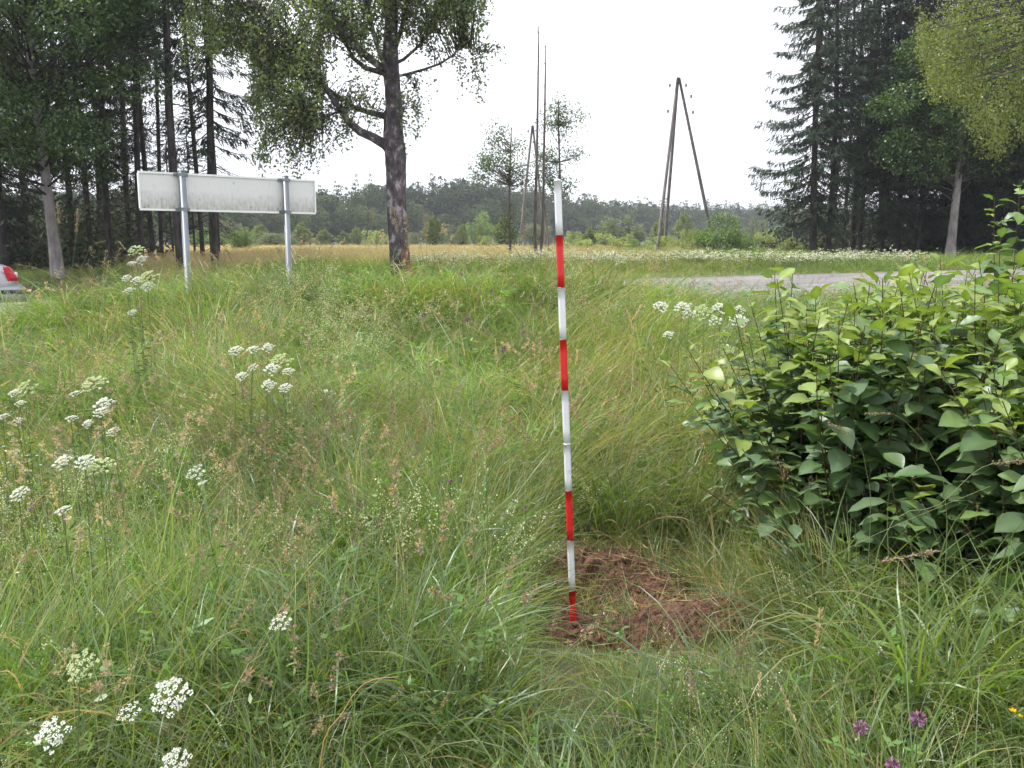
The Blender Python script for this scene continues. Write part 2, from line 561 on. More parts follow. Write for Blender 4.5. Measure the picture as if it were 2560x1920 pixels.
def c_fine(n=85, yel=True):
    mb = MB()
    pal = [(YGREEN, 4), (GREEN, 3), (PALE, 1), (DRY, .3)] if yel else [(GREEN, 3), (BGREEN, 2), (PALE, 1), (DRY, .4)]
    blades(mb, n, .11, (.20, .45), (.0022, .0046), .30, (.3, 1.7), pal, 5)
    return mb
def c_wide():
    mb = MB()
    blades(mb, 30, .08, (.32, .66), (.0055, .011), .35, (.8, 2.5), [(GREEN, 3), (BGREEN, 4), (YGREEN, 1), (DRY, .35)], 8)
    blades(mb, 30, .10, (.2, .4), (.0015, .003), .4, (.2, 1.5), [(GREEN, 2), (YGREEN, 1), (PALE, 1), (DRY, .8)], 5)
    return mb
def c_lodged():                     # flattened, all swept one way
    mb = MB()
    blades(mb, 75, .13, (.35, .75), (.0022, .0058), .9, (.5, 1.0), [(GREEN, 3), (BGREEN, 3), (PALE, 1.4), (DRY, .6), (YGREEN, 1.5)], 7, az0=0, azs=.7)
    return mb
def c_straw():
    mb = MB()
    blades(mb, 40, .12, (.25, .6), (.0018, .004), .8, (.2, 1.6), [(DRY, 3), (PALE, 3), (RUST, 1), (GREEN, 1.5)], 6)
    return mb
def c_short():
    mb = MB()
    blades(mb, 60, .10, (.08, .24), (.0022, .005), .6, (.3, 1.5), [(GREEN, 3), (YGREEN, 1), (PALE, 1), (DRY, 1)], 4)
    return mb
def c_head(kind, n=5, base_n=30):
    mb = MB()
    for i in range(n):
        az = rng.random() * 6.28
        P = culm(mb, (rng.normal(0, .07), rng.normal(0, .07), 0), az, rng.uniform(.45, .80), rng.uniform(.02, .35), rng.uniform(.1, .9), .0013,
                 tuple(pick_cols([(DRY, 2), (YGREEN, 2), (PALE, 2)], 1)[0]))
        seedhead(mb, P, kind)
    blades(mb, base_n, .09, (.25, .5), (.002, .005), .35, (.3, 1.6), [(GREEN, 3), (BGREEN, 2), (DRY, .5)], 6)
    return mb
def c_bedstraw(n=9):
    mb = MB()
    for i in range(n):
        az = rng.random() * 6.28
        P = culm(mb, (rng.normal(0, .05), rng.normal(0, .05), 0), az, rng.uniform(.35, .6), rng.uniform(.1, .6), rng.uniform(.2, .9), .0012, (.14, .19, .06), 6)
        k = 60
        t = rng.random(k)
        q = P[3][None] * (1 - t[:, None]) + P[-1][None] * t[:, None]
        off = rng.normal(size=(k, 3)) * (.026 * (1.15 - t[:, None]))
        rhombs(mb, q + off, rng.normal(size=(k, 3)) + [0, 0, .4], .007, .006, pick_cols([((.62, .62, .36), 2), ((.70, .70, .52), 2), ((.30, .36, .12), 1)], k), m=1)
        k = 30
        t = rng.random(k)
        q = P[0][None] * (1 - t[:, None]) + P[-2][None] * t[:, None]
        rhombs(mb, q, rng.normal(size=(k, 3)) * [1, 1, .3], .022, .003, jcol((.11, .17, .05), k))
    return mb
def c_herb():
    mb = MB()
    for i in range(7):
        P = culm(mb, (rng.normal(0, .06), rng.normal(0, .06), 0), rng.random() * 6.28, rng.uniform(.15, .4), rng.uniform(0, .5), .3, .0016, (.12, .17, .06), 5)
        k = 16
        t = rng.random(k)
        q = P[0][None] * (1 - t[:, None]) + P[-1][None] * t[:, None]
        rhombs(mb, q, rng.normal(size=(k, 3)) * [1, 1, .3] + [0, 0, .2], rng.uniform(.03, .06, k), rng.uniform(.014, .026, k), jcol((.12, .21, .05), k), up=np.tile([0, 0, 1.], (k, 1)) + rng.normal(size=(k, 3)) * .4)
    blades(mb, 20, .09, (.2, .4), (.0015, .003), .4, (.2, 1.5), [(GREEN, 2), (PALE, 1)], 5)
    return mb
def c_far(pal, heads=False, white=0, H=(.3, .6)):
    mb = MB()
    blades(mb, 60, .28, H, (.006, .012), .35, (.2, 1.5), pal, 4)
    if heads:
        n = 90
        P = np.stack([rng.normal(0, .16, n), rng.normal(0, .16, n), rng.uniform(H[0], H[1] * 1.1, n)], 1)
        rhombs(mb, P, rng.normal(size=(n, 3)) * .5 + [0, 0, 1], .05, .012, pick_cols([((.42, .32, .20), 2), ((.48, .40, .25), 2)], n))
    if white:
        for i in range(white):
            c = np.array([rng.normal(0, .2), rng.normal(0, .2), rng.uniform(H[1] * .9, H[1] * 1.5)])
            n = 9
            P = c + np.stack([rng.normal(0, .022, n), rng.normal(0, .022, n), rng.normal(0, .006, n)], 1)
            rhombs(mb, P, rng.normal(size=(n, 3)) * [1, 1, .3], .026, .022, pick_cols([((.74, .74, .64), 3), ((.56, .58, .36), 1)], n), m=1, up=np.tile([0, 0, 1.], (n, 1)) + rng.normal(size=(n, 3)) * .3)
            tube(mb, [(c[0] * .6, c[1] * .6, 0), tuple(c)], [.004, .003], 3, (.13, .17, .06), cap=False)
    return mb

NV = []     # near variants
def reg(mb, name):
    NV.append(source(mb, name, [M_GRASS, M_FLOWER_I])); return len(NV) - 1
V_FINE = [reg(c_fine(), 'fine_tuft') for _ in range(3)] + [reg(c_fine(90, False), 'fine_tuft')]
V_WIDE = [reg(c_wide(), 'wide_tuft') for _ in range(3)]
V_LODG = [reg(c_lodged(), 'lodged_tuft') for _ in range(3)]
V_STRAW = [reg(c_straw(), 'straw_tuft') for _ in range(2)]
V_SHORT = [reg(c_short(), 'short_tuft') for _ in range(2)]
V_PAN = [reg(c_head('panicle'), 'panicle_tuft') for _ in range(2)]
V_SPK = [reg(c_head('spike', 3), 'spike_tuft') for _ in range(2)]
V_COCK = [reg(c_head('cock', 3), 'cocksfoot_tuft') for _ in range(2)]
V_BED = [reg(c_bedstraw(), 'bedstraw_tuft') for _ in range(3)]
V_HERB = [reg(c_herb(), 'herb_tuft') for _ in range(2)]

def nz(x, y, s, k):
    return noise.noise(Vector((x * s, y * s, k)))

BED_SPOTS = [(20, 1345, .22), (15, 1240, .16), (280, 1250, .28), (1440, 1490, .24), (2190, 1340, .22), (2180, 1590, .3), (865, 1115, .10),
             (610, 655, .55), (800, 690, .5), (150, 1060, .16), (1350, 1440, .12), (150, 1180, .2), (420, 775, .15), (1300, 660, .6), (700, 620, .6), (780, 740, .3)]
BED_XY = [(on_ground(a, b, .35).x, on_ground(a, b, .35).y, r) for a, b, r in BED_SPOTS]

def soil_d(x, y):                   # <1 inside the dug patch
    a = ((x - .42) / .36) ** 2 + ((y - 3.78) / .36) ** 2
    b = ((x - .57) / .43) ** 2 + ((y - 3.36) / .20) ** 2
    return min(a, b) + .55 * nz(x, y, 5, 4) + .3 * nz(x, y, 13, 6)

SHRUB_ZONE = lambda x, y: (x - (1.0 + .12 * (y - 3.2))) if 3.0 < y < 6.4 else -1

def meadow_near():
    pts = []; idx = []; rot = []; scl = []; tint = []
    bands = [(.55, 1.7, .060), (1.7, 3.4, .066), (3.4, 7.0, .088), (7.0, 13.2, .15)]
    for y0, y1, cell in bands:
        for gy in np.arange(y0, y1, cell):
            xm = .66 * gy + 1.3
            for gx in np.arange(-xm, xm, cell):
                x = gx + rng.uniform(-.5, .5) * cell; y = gy + rng.uniform(-.5, .5) * cell
                if y > road_c(x) - 3.3: continue
                if x * x + y * y < .85 ** 2: continue
                sd = soil_d(x, y)
                if sd < 1.0 and rng.random() > (.10 if sd < .6 else (.62 if x > .8 else .38)): continue
                n1 = nz(x, y, .9, 1); n2 = nz(x, y, .55, 20); n3 = nz(x, y, 2.1, 33)
                gap = max(nz(x, y, 1.7, 140), .95 - math.hypot((x + 1.15) / .55, (y - 3.45) / .42))
                if gap > .29 and y > 1.5 and rng.random() < .85: continue
                w = {}
                fine = .5 + 1.6 * sm(-.15, .35, n1)
                w['fine'] = fine * (.6 if y < 3 else 1)
                w['wide'] = (1.9 if y < 2.9 else .5) + (1.6 if y < 3.2 else .2) * sm(-.2, .3, -n1)
                w['lodg'] = .35 + 1.5 * sm(0, .35, n2)
                w['straw'] = .11
                w['pan'] = .05 + .22 * sm(.0, .4, nz(x, y, .7, 50))
                w['spk'] = .04 + .09 * sm(.0, .4, nz(x, y, .8, 60))
                w['cock'] = .05 + .07 * sm(.0, .4, nz(x, y, .8, 70))
                w['bed'] = .012 + .03 * sm(.1, .5, nz(x, y, .8, 80))
                w['herb'] = .30
                w['short'] = .1
                # seed heads mass left of centre
                if -1.9 < x < -.5 and 3.0 < y < 5.2:
                    w['pan'] += .42; w['cock'] += .18; w['spk'] += .12
                if x < -.7 and 1.9 < y < 4.6: w['bed'] += .22
                for bx, by, br in BED_XY:
                    if (x - bx) ** 2 + (y - by) ** 2 < br * br: w['bed'] += 1.6
                s = rng.uniform(.75, 1.15)
                if y < 2.2: s *= .78
                if y < 1.75:
                    s *= .78; w['pan'] = w['spk'] = w['cock'] = 0; w['bed'] *= .3
                if x > .35 and y < 2.9: w['wide'] *= 1.7
                if x > .95 and 2.4 < y < 3.4: s *= 1.15; w['wide'] *= 2
                if x > .5 and 1.8 < y < 4.2: w['pan'] *= .15; w['spk'] *= .3; w['cock'] *= .3
                # trampled ring round the dug patch and the rod
                ring = sm(3.4, 1.2, sd)
                front = sm(.62, .36, abs(x - .60)) * sm(2.25, 2.65, y) * (1 if y < 4.3 else 0)
                tr = max(ring, front)
                dr = math.hypot((x - .20) / .28, (y - 2.95) / .62)
                tr = max(tr, sm(1.4, .7, dr))
                if dr < .55 and rng.random() < .5: continue
                if abs(x - .071 * y) < .11 and 3.18 < y < 3.44: continue
                near_rod = abs(x - .071 * y) < .17 and 2.6 < y <= 3.18
                if abs(x - .071 * y) < .16 and 2.1 < y <= 2.65: s *= .55
                if tr > .2:
                    w['fine'] *= 1 - tr * .8; w['wide'] *= 1 - tr; w['pan'] = w['spk'] = w['cock'] = .01
                    w['bed'] *= 1 - .85 * tr; w['lodg'] = .6; w['straw'] += .5 * tr; w['short'] += 2.2 * tr
                    s *= 1 - (.70 if y < 3.15 else .45) * tr
                if SHRUB_ZONE(x, y) > .35:
                    s *= .8; w['pan'] *= .2; w['bed'] *= .2; w['lodg'] *= .3
                # low growth where the ground drops away towards the car and beside the rod path
                s *= 1 + .30 * n3
                if y > 5.5 and x < 1.5: s *= 1.12
                if y > 8.3 and x > 2.6: s *= .82
                ks = list(w); ww = np.array([w[k] for k in ks]); ww = np.clip(ww, 0, None); ww /= ww.sum()
                k = ks[rng.choice(len(ks), p=ww)]
                if k == 'bed' and y < 3.2: s *= .72
                if near_rod: k = 'short'; s = rng.uniform(.35, .6)
                V = {'fine': V_FINE, 'wide': V_WIDE, 'lodg': V_LODG, 'straw': V_STRAW, 'pan': V_PAN, 'spk': V_SPK, 'cock': V_COCK, 'bed': V_BED, 'herb': V_HERB, 'short': V_SHORT}[k]
                pts.append((x, y, ground(x, y)))
                idx.append(V[rng.integers(len(V))])
                # wind and trampling lay the grass over in sweeps
                la = 3.5 * nz(x, y, .45, 90) + (.4 if x > -.3 else 2.6)
                lean = .18 + .5 * sm(-.1, .45, n2) + rng.normal(0, .12)
                if k in ('pan', 'spk', 'cock'): lean *= .45
                if k == 'lodg':
                    rz = la + rng.normal(0, .45); rx = rng.normal(0, .1); ry = .12 + rng.normal(0, .12)
                    rot.append((rx, ry, rz))
                else:
                    # tilt about an axis square to the lean direction
                    q = Matrix.Rotation(lean, 3, Vector((-math.sin(la), math.cos(la), 0))) @ Matrix.Rotation(rng.random() * 6.28, 3, 'Z')
                    rot.append(tuple(q.to_euler()))
                wd = 1.0 if y < 4 else 1 + (y - 4) * .09
                scl.append((s * wd, s * wd, s))
                g = 1.08 + .14 * sm(3.5, 6, y) + .30 * n1 + .22 * n3 + rng.normal(0, .09)
                warm = sm(-.2, .5, nz(x, y, .5, 120))
                tint.append((g * (1 + .12 * warm), g, g * (1 - .1 * warm)))
    return pts, idx, rot, scl, tint

r_ = meadow_near()
instancer('meadow_grass', *[np.array(a) for a in r_], NV, 'tall tangled meadow grass with seed heads filling the whole foreground')

# beyond the road: verge, flowering strip, tan hay field
FV = []
def regf(mb, name):
    FV.append(source(mb, name, [M_GRASS, M_FLOWER_I])); return len(FV) - 1
F_GRN = [regf(c_far([(GREEN, 3), (YGREEN, 2), (PALE, 1)], H=(.2, .45)), 'verge_tuft') for _ in range(3)]
F_TAN = [regf(c_far([((.42, .34, .18), 3), ((.48, .39, .22), 2), ((.28, .28, .12), 1.2)], True), 'hay_tuft') for _ in range(3)]
F_WHT = [regf(c_far([(GREEN, 3), (BGREEN, 2), (PALE, 1)], False, 8, (.15, .30)), 'white_flower_tuft') for _ in range(3)]
F_LUSH = [regf(c_far([(GREEN, 3), (YGREEN, 2), (DARKG, 1)], H=(.25, .6)), 'lush_tuft') for _ in range(2)]

def meadow_far():
    G = [[], [], [], [], []]; WH = [[], [], [], [], []]; TN = [[], [], [], [], []]
    y = 17.0
    while y < 95:
        cell = .30 if y < 32 else .30 + (y - 32) * .014
        xm = .68 * y + 3
        for gx in np.arange(-xm, xm, cell):
            x = gx + rng.uniform(-.5, .5) * cell; yy = y + rng.uniform(-.5, .5) * cell
            if yy < road_c(x) + 3.35 or yy < 17: continue
            if (x + 10.3) ** 2 / 9 + (yy - 17.6) ** 2 / 2.3 < 1: continue
            u = x / yy
            n1 = nz(x, yy, .22, 5); n2 = nz(x, yy, .6, 8)
            tan = sm(20.5, 27, yy) * sm(.26, -.20, u - .02 + .10 * n1) * (1 - .5 * sm(-.24, -.34, u) * sm(30, 24, yy))
            if u < -.42: tan *= .1
            wdist = (yy - (24 + 3.5 * u * 2)) / 6.5
            white = max(0, 1 - wdist * wdist) * sm(-.14, -.02, u + .03 * n1) * sm(.55, .45, u) * (.12 + 1.5 * sm(-.15, .35, n2 + .5 * n1)) * sm(.52, .30, u) * 1.5
            r = rng.random()
            dst = G; V = F_GRN; s = rng.uniform(.7, 1.1)
            mown = yy < road_c(x) + 4.6 + 1.6 * sm(0, .3, u)
            if mown: s *= .42
            elif r < white * .75: dst = WH; V = F_WHT; s *= 1.0
            elif rng.random() < tan: dst = TN; V = F_TAN; s *= .8
            elif u > .08 and yy > 27 and rng.random() < .6: V = F_LUSH
            if u < -.44 and yy > 22: s *= .5
            if u > .33 and yy > 30: s *= .6
            if abs(u) > .42 and yy > 36: continue
            dst[0].append((x, yy, ground(x, yy))); dst[1].append(V[rng.integers(len(V))])
            dst[2].append((rng.normal(0, .15), rng.normal(0, .15), rng.random() * 6.28))
            wd = 1 + max(0, yy - 20) * .025
            dst[3].append((s * wd, s * wd, s))
            g = 1.05 + .25 * n1 + .15 * n2 + rng.normal(0, .06)
            pink = sm(0, .5, nz(x, yy, .15, 77))
            dst[4].append((g * (1 + .08 * pink), g * (1 - .04 * pink), g))
        y += cell
    return G, WH, TN

G, WH, TN = meadow_far()
instancer('verge_grass', *[np.array(a) for a in G], FV, 'green verge grass growing beyond the road')
instancer('white_wildflowers', *[np.array(a) for a in WH], FV, 'band of white umbel wildflowers growing beyond the road')
instancer('hay_grass', *[np.array(a) for a in TN], FV, 'tan hay grass of the open field behind the birch')

# ------------------------------------------------------------------ trees: the big birch
def birch():
    Y = 19.5
    root = empty('birch_tree', (0, 0, 0), 0, 'large old birch with dark rough bark standing alone at the tan field edge', 'tree')
    tr = MB(); bark = (1, 1, 1)
    base = at(868, 600, Y); gz = ground(base.x, base.y)
    pts = [(870, 604, 27), (866, 575, 22.5), (861, 530, 20.5), (857, 470, 20), (856, 400, 20.5), (855, 340, 22), (851, 310, 22), (849, 270, 20), (852, 235, 18),
           (848, 190, 16.5), (845, 150, 17), (843, 110, 15.5), (845, 60, 14), (848, 10, 13), (850, -80, 11), (856, -200, 8), (850, -330, 5), (856, -450, 2)]
    P = [at(a, b, Y) for a, b, w in pts]; P[0].z = gz - .1
    R = [w * .0102 for a, b, w in pts]
    # denser rings with knobbly bark
    Pn = []; Rn = []
    for k in range(len(P) - 1):
        for q in range(5):
            t = q / 5
            Pn.append(P[k].lerp(P[k + 1], t)); Rn.append(R[k] * (1 - t) + R[k + 1] * t)
    Pn.append(P[-1]); Rn.append(R[-1])
    tube(tr, Pn, Rn, 18, bark, rough=.11)
    nv = tr.n
    # moss and rusty rot low on the right side of the foot, dark butt, pale patches
    V = tr.v[-1]; C = tr.c[-1].copy()
    for q in range(len(V)):
        x, y, z = V[q]
        h = z - gz
        if h < 1.0:
            f = sm(1.0, .3, h)
            C[q] = C[q] * (1 - .3 * f)
            if x > base.x + .03: C[q] = C[q] * (1 - f) + np.array((2.3, 1.35, .7)) * f
        if .2 < h < 2.6 and x > base.x + .02 + .1 * noise.noise(Vector((0, 0, h * 3))): C[q] = C[q] * np.array((1.25, 1.2, 1.2))
    tr.c[-1] = C
    tr.obj('trunk', M_BIRCHBARK, root)
    limbs = [
        [(845, 328, 11, 0), (832, 312, 11, 0), (805, 296, 9.5, -.1), (778, 284, 8.5, -.2), (752, 262, 7.5, -.3), (735, 235, 6.5, -.4), (715, 208, 5.5, -.5), (695, 175, 4.6, -.6), (672, 130, 3.8, -.7), (645, 90, 3.4, -.8), (610, 60, 3, -.9), (550, 10, 2.4, -1), (480, -40, 1.6, -1.1), (420, -60, 1, -1.1)],
        [(845, 262, 7, 0), (830, 250, 7, .1), (800, 243, 6, .3), (765, 232, 5.5, .5), (735, 212, 5, .6), (705, 190, 4.2, .8), (665, 170, 3.4, 1.0), (620, 160, 2.4, 1.2), (580, 165, 1.5, 1.3)],
        [(845, 160, 8, 0), (830, 150, 8, -.1), (800, 128, 7.5, -.3), (765, 98, 7, -.5), (735, 60, 6.5, -.7), (712, 20, 6, -.9), (690, -40, 5, -1.1), (670, -110, 3.5, -1.2), (655, -180, 2, -1.3)],
        [(846, 170, 6, 0), (828, 158, 6, .2), (790, 147, 5, .4), (762, 125, 4, .6), (745, 90, 3.5, .8), (722, 55, 3, .9), (700, 10, 2, 1)],
        [(846, 175, 5.5, -.1), (835, 150, 5, -.2), (818, 110, 4.5, -.4), (805, 60, 4, -.5), (795, 10, 3.5, -.6), (780, -50, 2.6, -.7), (770, -120, 1.6, -.8)],
        [(858, 135, 3.6, 0), (872, 128, 3.4, .1), (895, 108, 3, .3), (915, 88, 2.8, .5), (935, 62, 2.4, .6), (955, 30, 2, .7), (975, -10, 1.5, .8)],
        [(858, 165, 3, 0), (880, 160, 2.8, -.1), (915, 150, 2.5, -.3), (950, 138, 2.2, -.4), (975, 122, 2, -.5), (995, 103, 1.6, -.5), (1015, 104, 1, -.5), (1040, 118, .7, -.5), (1058, 108, .5, -.5)],
        [(855, 100, 5, 0), (868, 60, 4.6, .1), (874, 20, 4.2, .2), (885, -40, 3.4, .4), (900, -110, 2.2, .5)],
        [(735, 238, 3, -.4), (715, 248, 2.6, -.5), (690, 262, 2, -.6), (665, 265, 1.4, -.7)],
        [(705, 190, 3, .8), (690, 215, 2.2, .8), (665, 235, 1.6, .8), (640, 250, 1, .9)],
        [(850, 60, 4, 0), (835, 20, 4, 1.2), (820, -30, 3, 2), (800, -90, 2, 2.6)],
        [(850, 20, 4, 0), (860, -20, 4, -1.2), (880, -70, 3, -2), (900, -120, 2, -2.6)],
        [(850, -60, 4, 0), (820, -110, 3, -.5), (780, -160, 2, -1)], [(850, -100, 4, 0), (890, -160, 3, .5), (930, -190, 2, 1)],
    ]
    nodes = []
    for L in limbs:
        P = [at(a, b, Y + d) for a, b, w, d in L]
        R = [w * .0102 for a, b, w, d in L]
        mb = MB(); tube(mb, P, R, 9, bark, rough=.15)
        mb.obj('limb', M_BIRCHBARK, root)
        for k in range(len(P) - 1):
            for q in range(6):
                nodes.append(P[k].lerp(P[k + 1], q / 6))
    ND = np.array([tuple(p) for p in nodes])
    # hanging leafy strands
    tw = MB(); lf = MB()
    reg_ = [  # x0,x1,y0,y1,depth spread,n,len range
        (545, 700, -40, 120, 1.8, 150, (.5, 1.4)), (550, 700, 60, 230, 1.7, 100, (.4, 1.2)), (555, 650, 220, 340, .9, 66, (.35, .7)), (630, 712, 235, 335, .8, 34, (.3, .6)),
        (680, 760, 190, 260, .9, 26, (.4, .9)), (640, 700, 330, 372, .3, 6, (.1, .3)), (745, 830, 160, 235, .8, 30, (.35, .7)), (690, 800, -60, 60, 1.6, 110, (.4, 1.1)), (760, 850, -70, 100, 1.6, 70, (.4, 1.0)),
        (735, 765, 255, 300, .4, 8, (.2, .5)), (862, 905, 165, 235, .8, 20, (.4, .8)), (862, 880, 240, 320, .5, 7, (.25, .5)), (870, 930, -60, 40, 1.2, 40, (.3, .7)),
        (925, 1040, -90, 20, 1.4, 85, (.4, 1.0)), (900, 960, 70, 120, .7, 10, (.2, .5)), (990, 1000, 120, 140, .2, 5, (.5, .8)), (1020, 1045, 100, 120, .3, 8, (.6, 1.1)), (1048, 1078, 88, 104, .3, 7, (.1, .4)),
        (880, 930, 158, 170, .3, 4, (.1, .4)), (600, 980, -260, -60, 2.6, 330, (.5, 1.3)), (395, 560, -160, 60, 1.2, 150, (.5, 1.2)), (450, 560, 20, 90, 1.0, 50, (.4, .8)), (860, 1050, -60, 45, 1.5, 110, (.4, 1.0)), (870, 940, 20, 70, .8, 26, (.3, .6)), (680, 930, -420, -200, 2.0, 130, (.4, 1.0)),
        (540, 600, 100, 190, 1.2, 40, (.5, 1.1)), (600, 690, 150, 240, 2.2, 60, (.5, 1.3)),
    ]
    LP = []; LD = []; LL = []
    for x0, x1, y0, y1, dd, n, (l0, l1) in reg_:
        for _ in range(n):
            s = at(rng.uniform(x0, x1), rng.uniform(y0, y1), Y + rng.normal(0, dd * .6))
            sv = np.array(tuple(s))
            d = ND - sv
            dist = np.linalg.norm(d + np.array([0, 0, .2]), axis=1)
            a = ND[np.argmin(dist + rng.uniform(0, .3, len(ND)))]
            mid = (a + sv) / 2 + np.array([0, 0, .12 * np.linalg.norm(a - sv)])
            tube(tw, [a, mid, sv], [.012, .008, .004], 4, (.8, .75, .75), cap=False)
            L = rng.uniform(l0, l1)
            out = unit(sv - a) * .15
            k = max(5, int(L / .06))
            t = np.linspace(0, 1, k)
            sway = rng.normal(0, .12, 2)
            Q = sv + np.stack([out[0] * t + sway[0] * t * t, out[1] * t + sway[1] * t * t, .04 * np.sin(t * 2) - L * t ** 1.1], 1)
            tube(tw, Q[::max(1, k // 4)], .0035, 3, (.7, .6, .55), cap=False)
            m = int(L * 29)
            ti = rng.random(m)
            ii = np.minimum((ti * (k - 1)).astype(int), k - 2)
            fr = (ti * (k - 1) - ii)[:, None]
            pp = Q[ii] * (1 - fr) + Q[ii + 1] * fr + rng.normal(0, .045, (m, 3))
            LP.append(pp); LD.append(rng.normal(size=(m, 3)) * [1, 1, .6] + [0, 0, -.7])
            # leaves along the thin connecting twig too
            m2 = int(np.linalg.norm(a - sv) * 14)
            if m2:
                q = rng.random((m2, 1))
                LP.append(a * (1 - q) + sv * q + rng.normal(0, .07, (m2, 3))); LD.append(rng.normal(size=(m2, 3)) + [0, 0, -.6])
    LP = np.concatenate(LP); LD = np.concatenate(LD); n = len(LP)
    rhombs(lf, LP, LD, rng.uniform(.052, .085, n), rng.uniform(.038, .058, n), pick_cols([((.085, .120, .044), 5), ((.12, .155, .054), 3), ((.19, .21, .06), .8)], n))
    tw.obj('twigs', M_BARK, root)
    tag(lf.obj('foliage', M_BIRCHLEAF, root), kind='stuff')
    print('birch leaves', n)

birch()

# ------------------------------------------------------------------ spruces
NCOL = [((.034, .056, .036), 5), ((.048, .074, .040), 3), ((.07, .07, .044), 1)]
def spruce_parts(h, cb, rmax, seed, r0=.17, density=1.0, dead=14, two=1.0):
    global rng
    keep = rng; rng = np.random.default_rng(seed)
    tr = MB(); cr = MB(); db = MB()
    n = 14
    z = np.linspace(0, h, n)
    P = np.stack([.12 * np.sin(z * .35 + seed), .1 * np.cos(z * .3 + seed) - .1, z], 1)
    P[0, 2] = -.3
    tube(tr, P, r0 * (1 - z / h) ** .8 + .015, 9, (1, 1, 1), rough=.1)
    def tx(zz): return np.array([.12 * math.sin(zz * .35 + seed), .1 * math.cos(zz * .3 + seed) - .1, zz])
    zz = cb
    TP = []; TD = []; TL = []; TW = []
    while zz < h - .3:
        fr = (zz - cb) / (h - cb)
        Lm = rmax * (min(1, .55 + fr * 2.5)) * (1 - fr) ** .75 + .15
        for b in range(max(3, int(5 * density))):
            az = rng.random() * 6.283; L = Lm * rng.uniform(.55, 1.15)
            k = 7; t = np.linspace(0, 1, k)
            dr = .25 + .35 * (1 - fr) + rng.uniform(-.1, .1)
            Q = tx(zz) + np.stack([np.cos(az) * L * t, np.sin(az) * L * t, L * (-dr * t + (dr * .75) * t ** 2.4)], 1)
            tube(cr, Q, np.linspace(.022, .006, k), 3, (.06, .05, .04), cap=False)
            m = int(L * 26 * density * two) + 6
            tt = rng.uniform(.12, 1, m)
            ii = np.minimum((tt * (k - 1)).astype(int), k - 2); f = (tt * (k - 1) - ii)[:, None]
            q = Q[ii] * (1 - f) + Q[ii + 1] * f
            sd = np.where(rng.random(m) < .5, 1, -1)
            d = np.stack([np.cos(az) * .55 - np.sin(az) * sd * rng.uniform(.2, 1, m), np.sin(az) * .55 + np.cos(az) * sd * rng.uniform(.2, 1, m), -rng.uniform(.15, 1.5, m)], 1)
            TP.append(q); TD.append(d); TL.append(rng.uniform(.14, .38, m) * (1.15 - .3 * fr)); TW.append(rng.uniform(.025, .055, m))
        zz += rng.uniform(.26, .42) / density
    TP = np.concatenate(TP); TD = np.concatenate(TD); TL = np.concatenate(TL); TW = np.concatenate(TW)
    rhombs(cr, TP, TD, TL, TW, pick_cols(NCOL, len(TP), .25, .08))
    # ragged sub-twigs so the sprays have a toothed outline
    o = TP + unit(TD) * (TL * .5)[:, None]
    rhombs(cr, o, TD + rng.normal(0, .8, TD.shape), TL * .55, TW * .6, pick_cols(NCOL, len(TP), .25, .08))
    for _ in range(dead):
        z0 = rng.uniform(.9, cb + 1.5); az = rng.random() * 6.283; L = rng.uniform(.4, 1.9)
        t = np.linspace(0, 1, 4)
        Q = tx(z0) + np.stack([np.cos(az) * L * t, np.sin(az) * L * t, L * (-.15 * t - .3 * t * t) + .05 * rng.normal(size=4)], 1)
        tube(db, Q, np.linspace(.014, .004, 4), 3, (.7, .65, .6), cap=False)
        for q in range(4):
            p = Q[2] * rng.random() + Q[1] * (1 - rng.random()) * 0 + Q[1] * 0
            a = Q[1] + (Q[3] - Q[1]) * rng.random()
            e = a + np.array([rng.normal(0, .15), rng.normal(0, .15), -rng.uniform(.05, .3)])
            tube(db, [a, e], [.005, .002], 3, (.7, .65, .6), cap=False)
    rng = keep
    return tr, cr, db

SPR = {}
def spruce_proto(kind):
    prm = {'full': (17, .9, 3.0, 3, .12, 1.25, 10), 'mid': (18, 3.7, 2.4, 4, .11, .95, 50), 'high': (19, 5.5, 2.2, 6, .105, .8, 60), 'bare': (17, 7.5, 1.5, 8, .08, .6, 60),
           'edge': (18, 1.6, 2.7, 9, .13, 1.2, 16), 'thin': (15, 6.5, 1.1, 12, .055, .7, 40)}[kind]
    tr, cr, db = spruce_parts(prm[0], prm[1], prm[2], prm[3], prm[4], prm[5], prm[6])
    return tr.mesh('spruce_trunk', M_BARK), cr.mesh('spruce_crown', M_NEEDLE), db.mesh('spruce_dead_branches', M_BARK)

def spruce(kind, dx, Y, rz, sc, label, group, x=None, name='spruce_tree'):
    if kind not in SPR: SPR[kind] = spruce_proto(kind)
    a, b, c = SPR[kind]
    if x is None: x = at(dx, 560, Y).x
    root = empty(name, (x, Y, ground(x, Y) - .05), rz, label, 'tree', group)
    root.scale = (sc, sc, sc)
    for nm, me in (('trunk', a), ('crown', b), ('dead_branches', c)):
        o = bpy.data.objects.new(nm, me); COL.objects.link(o); o.parent = root
        if nm == 'dead_branches': o['kind'] = 'stuff'
    return root

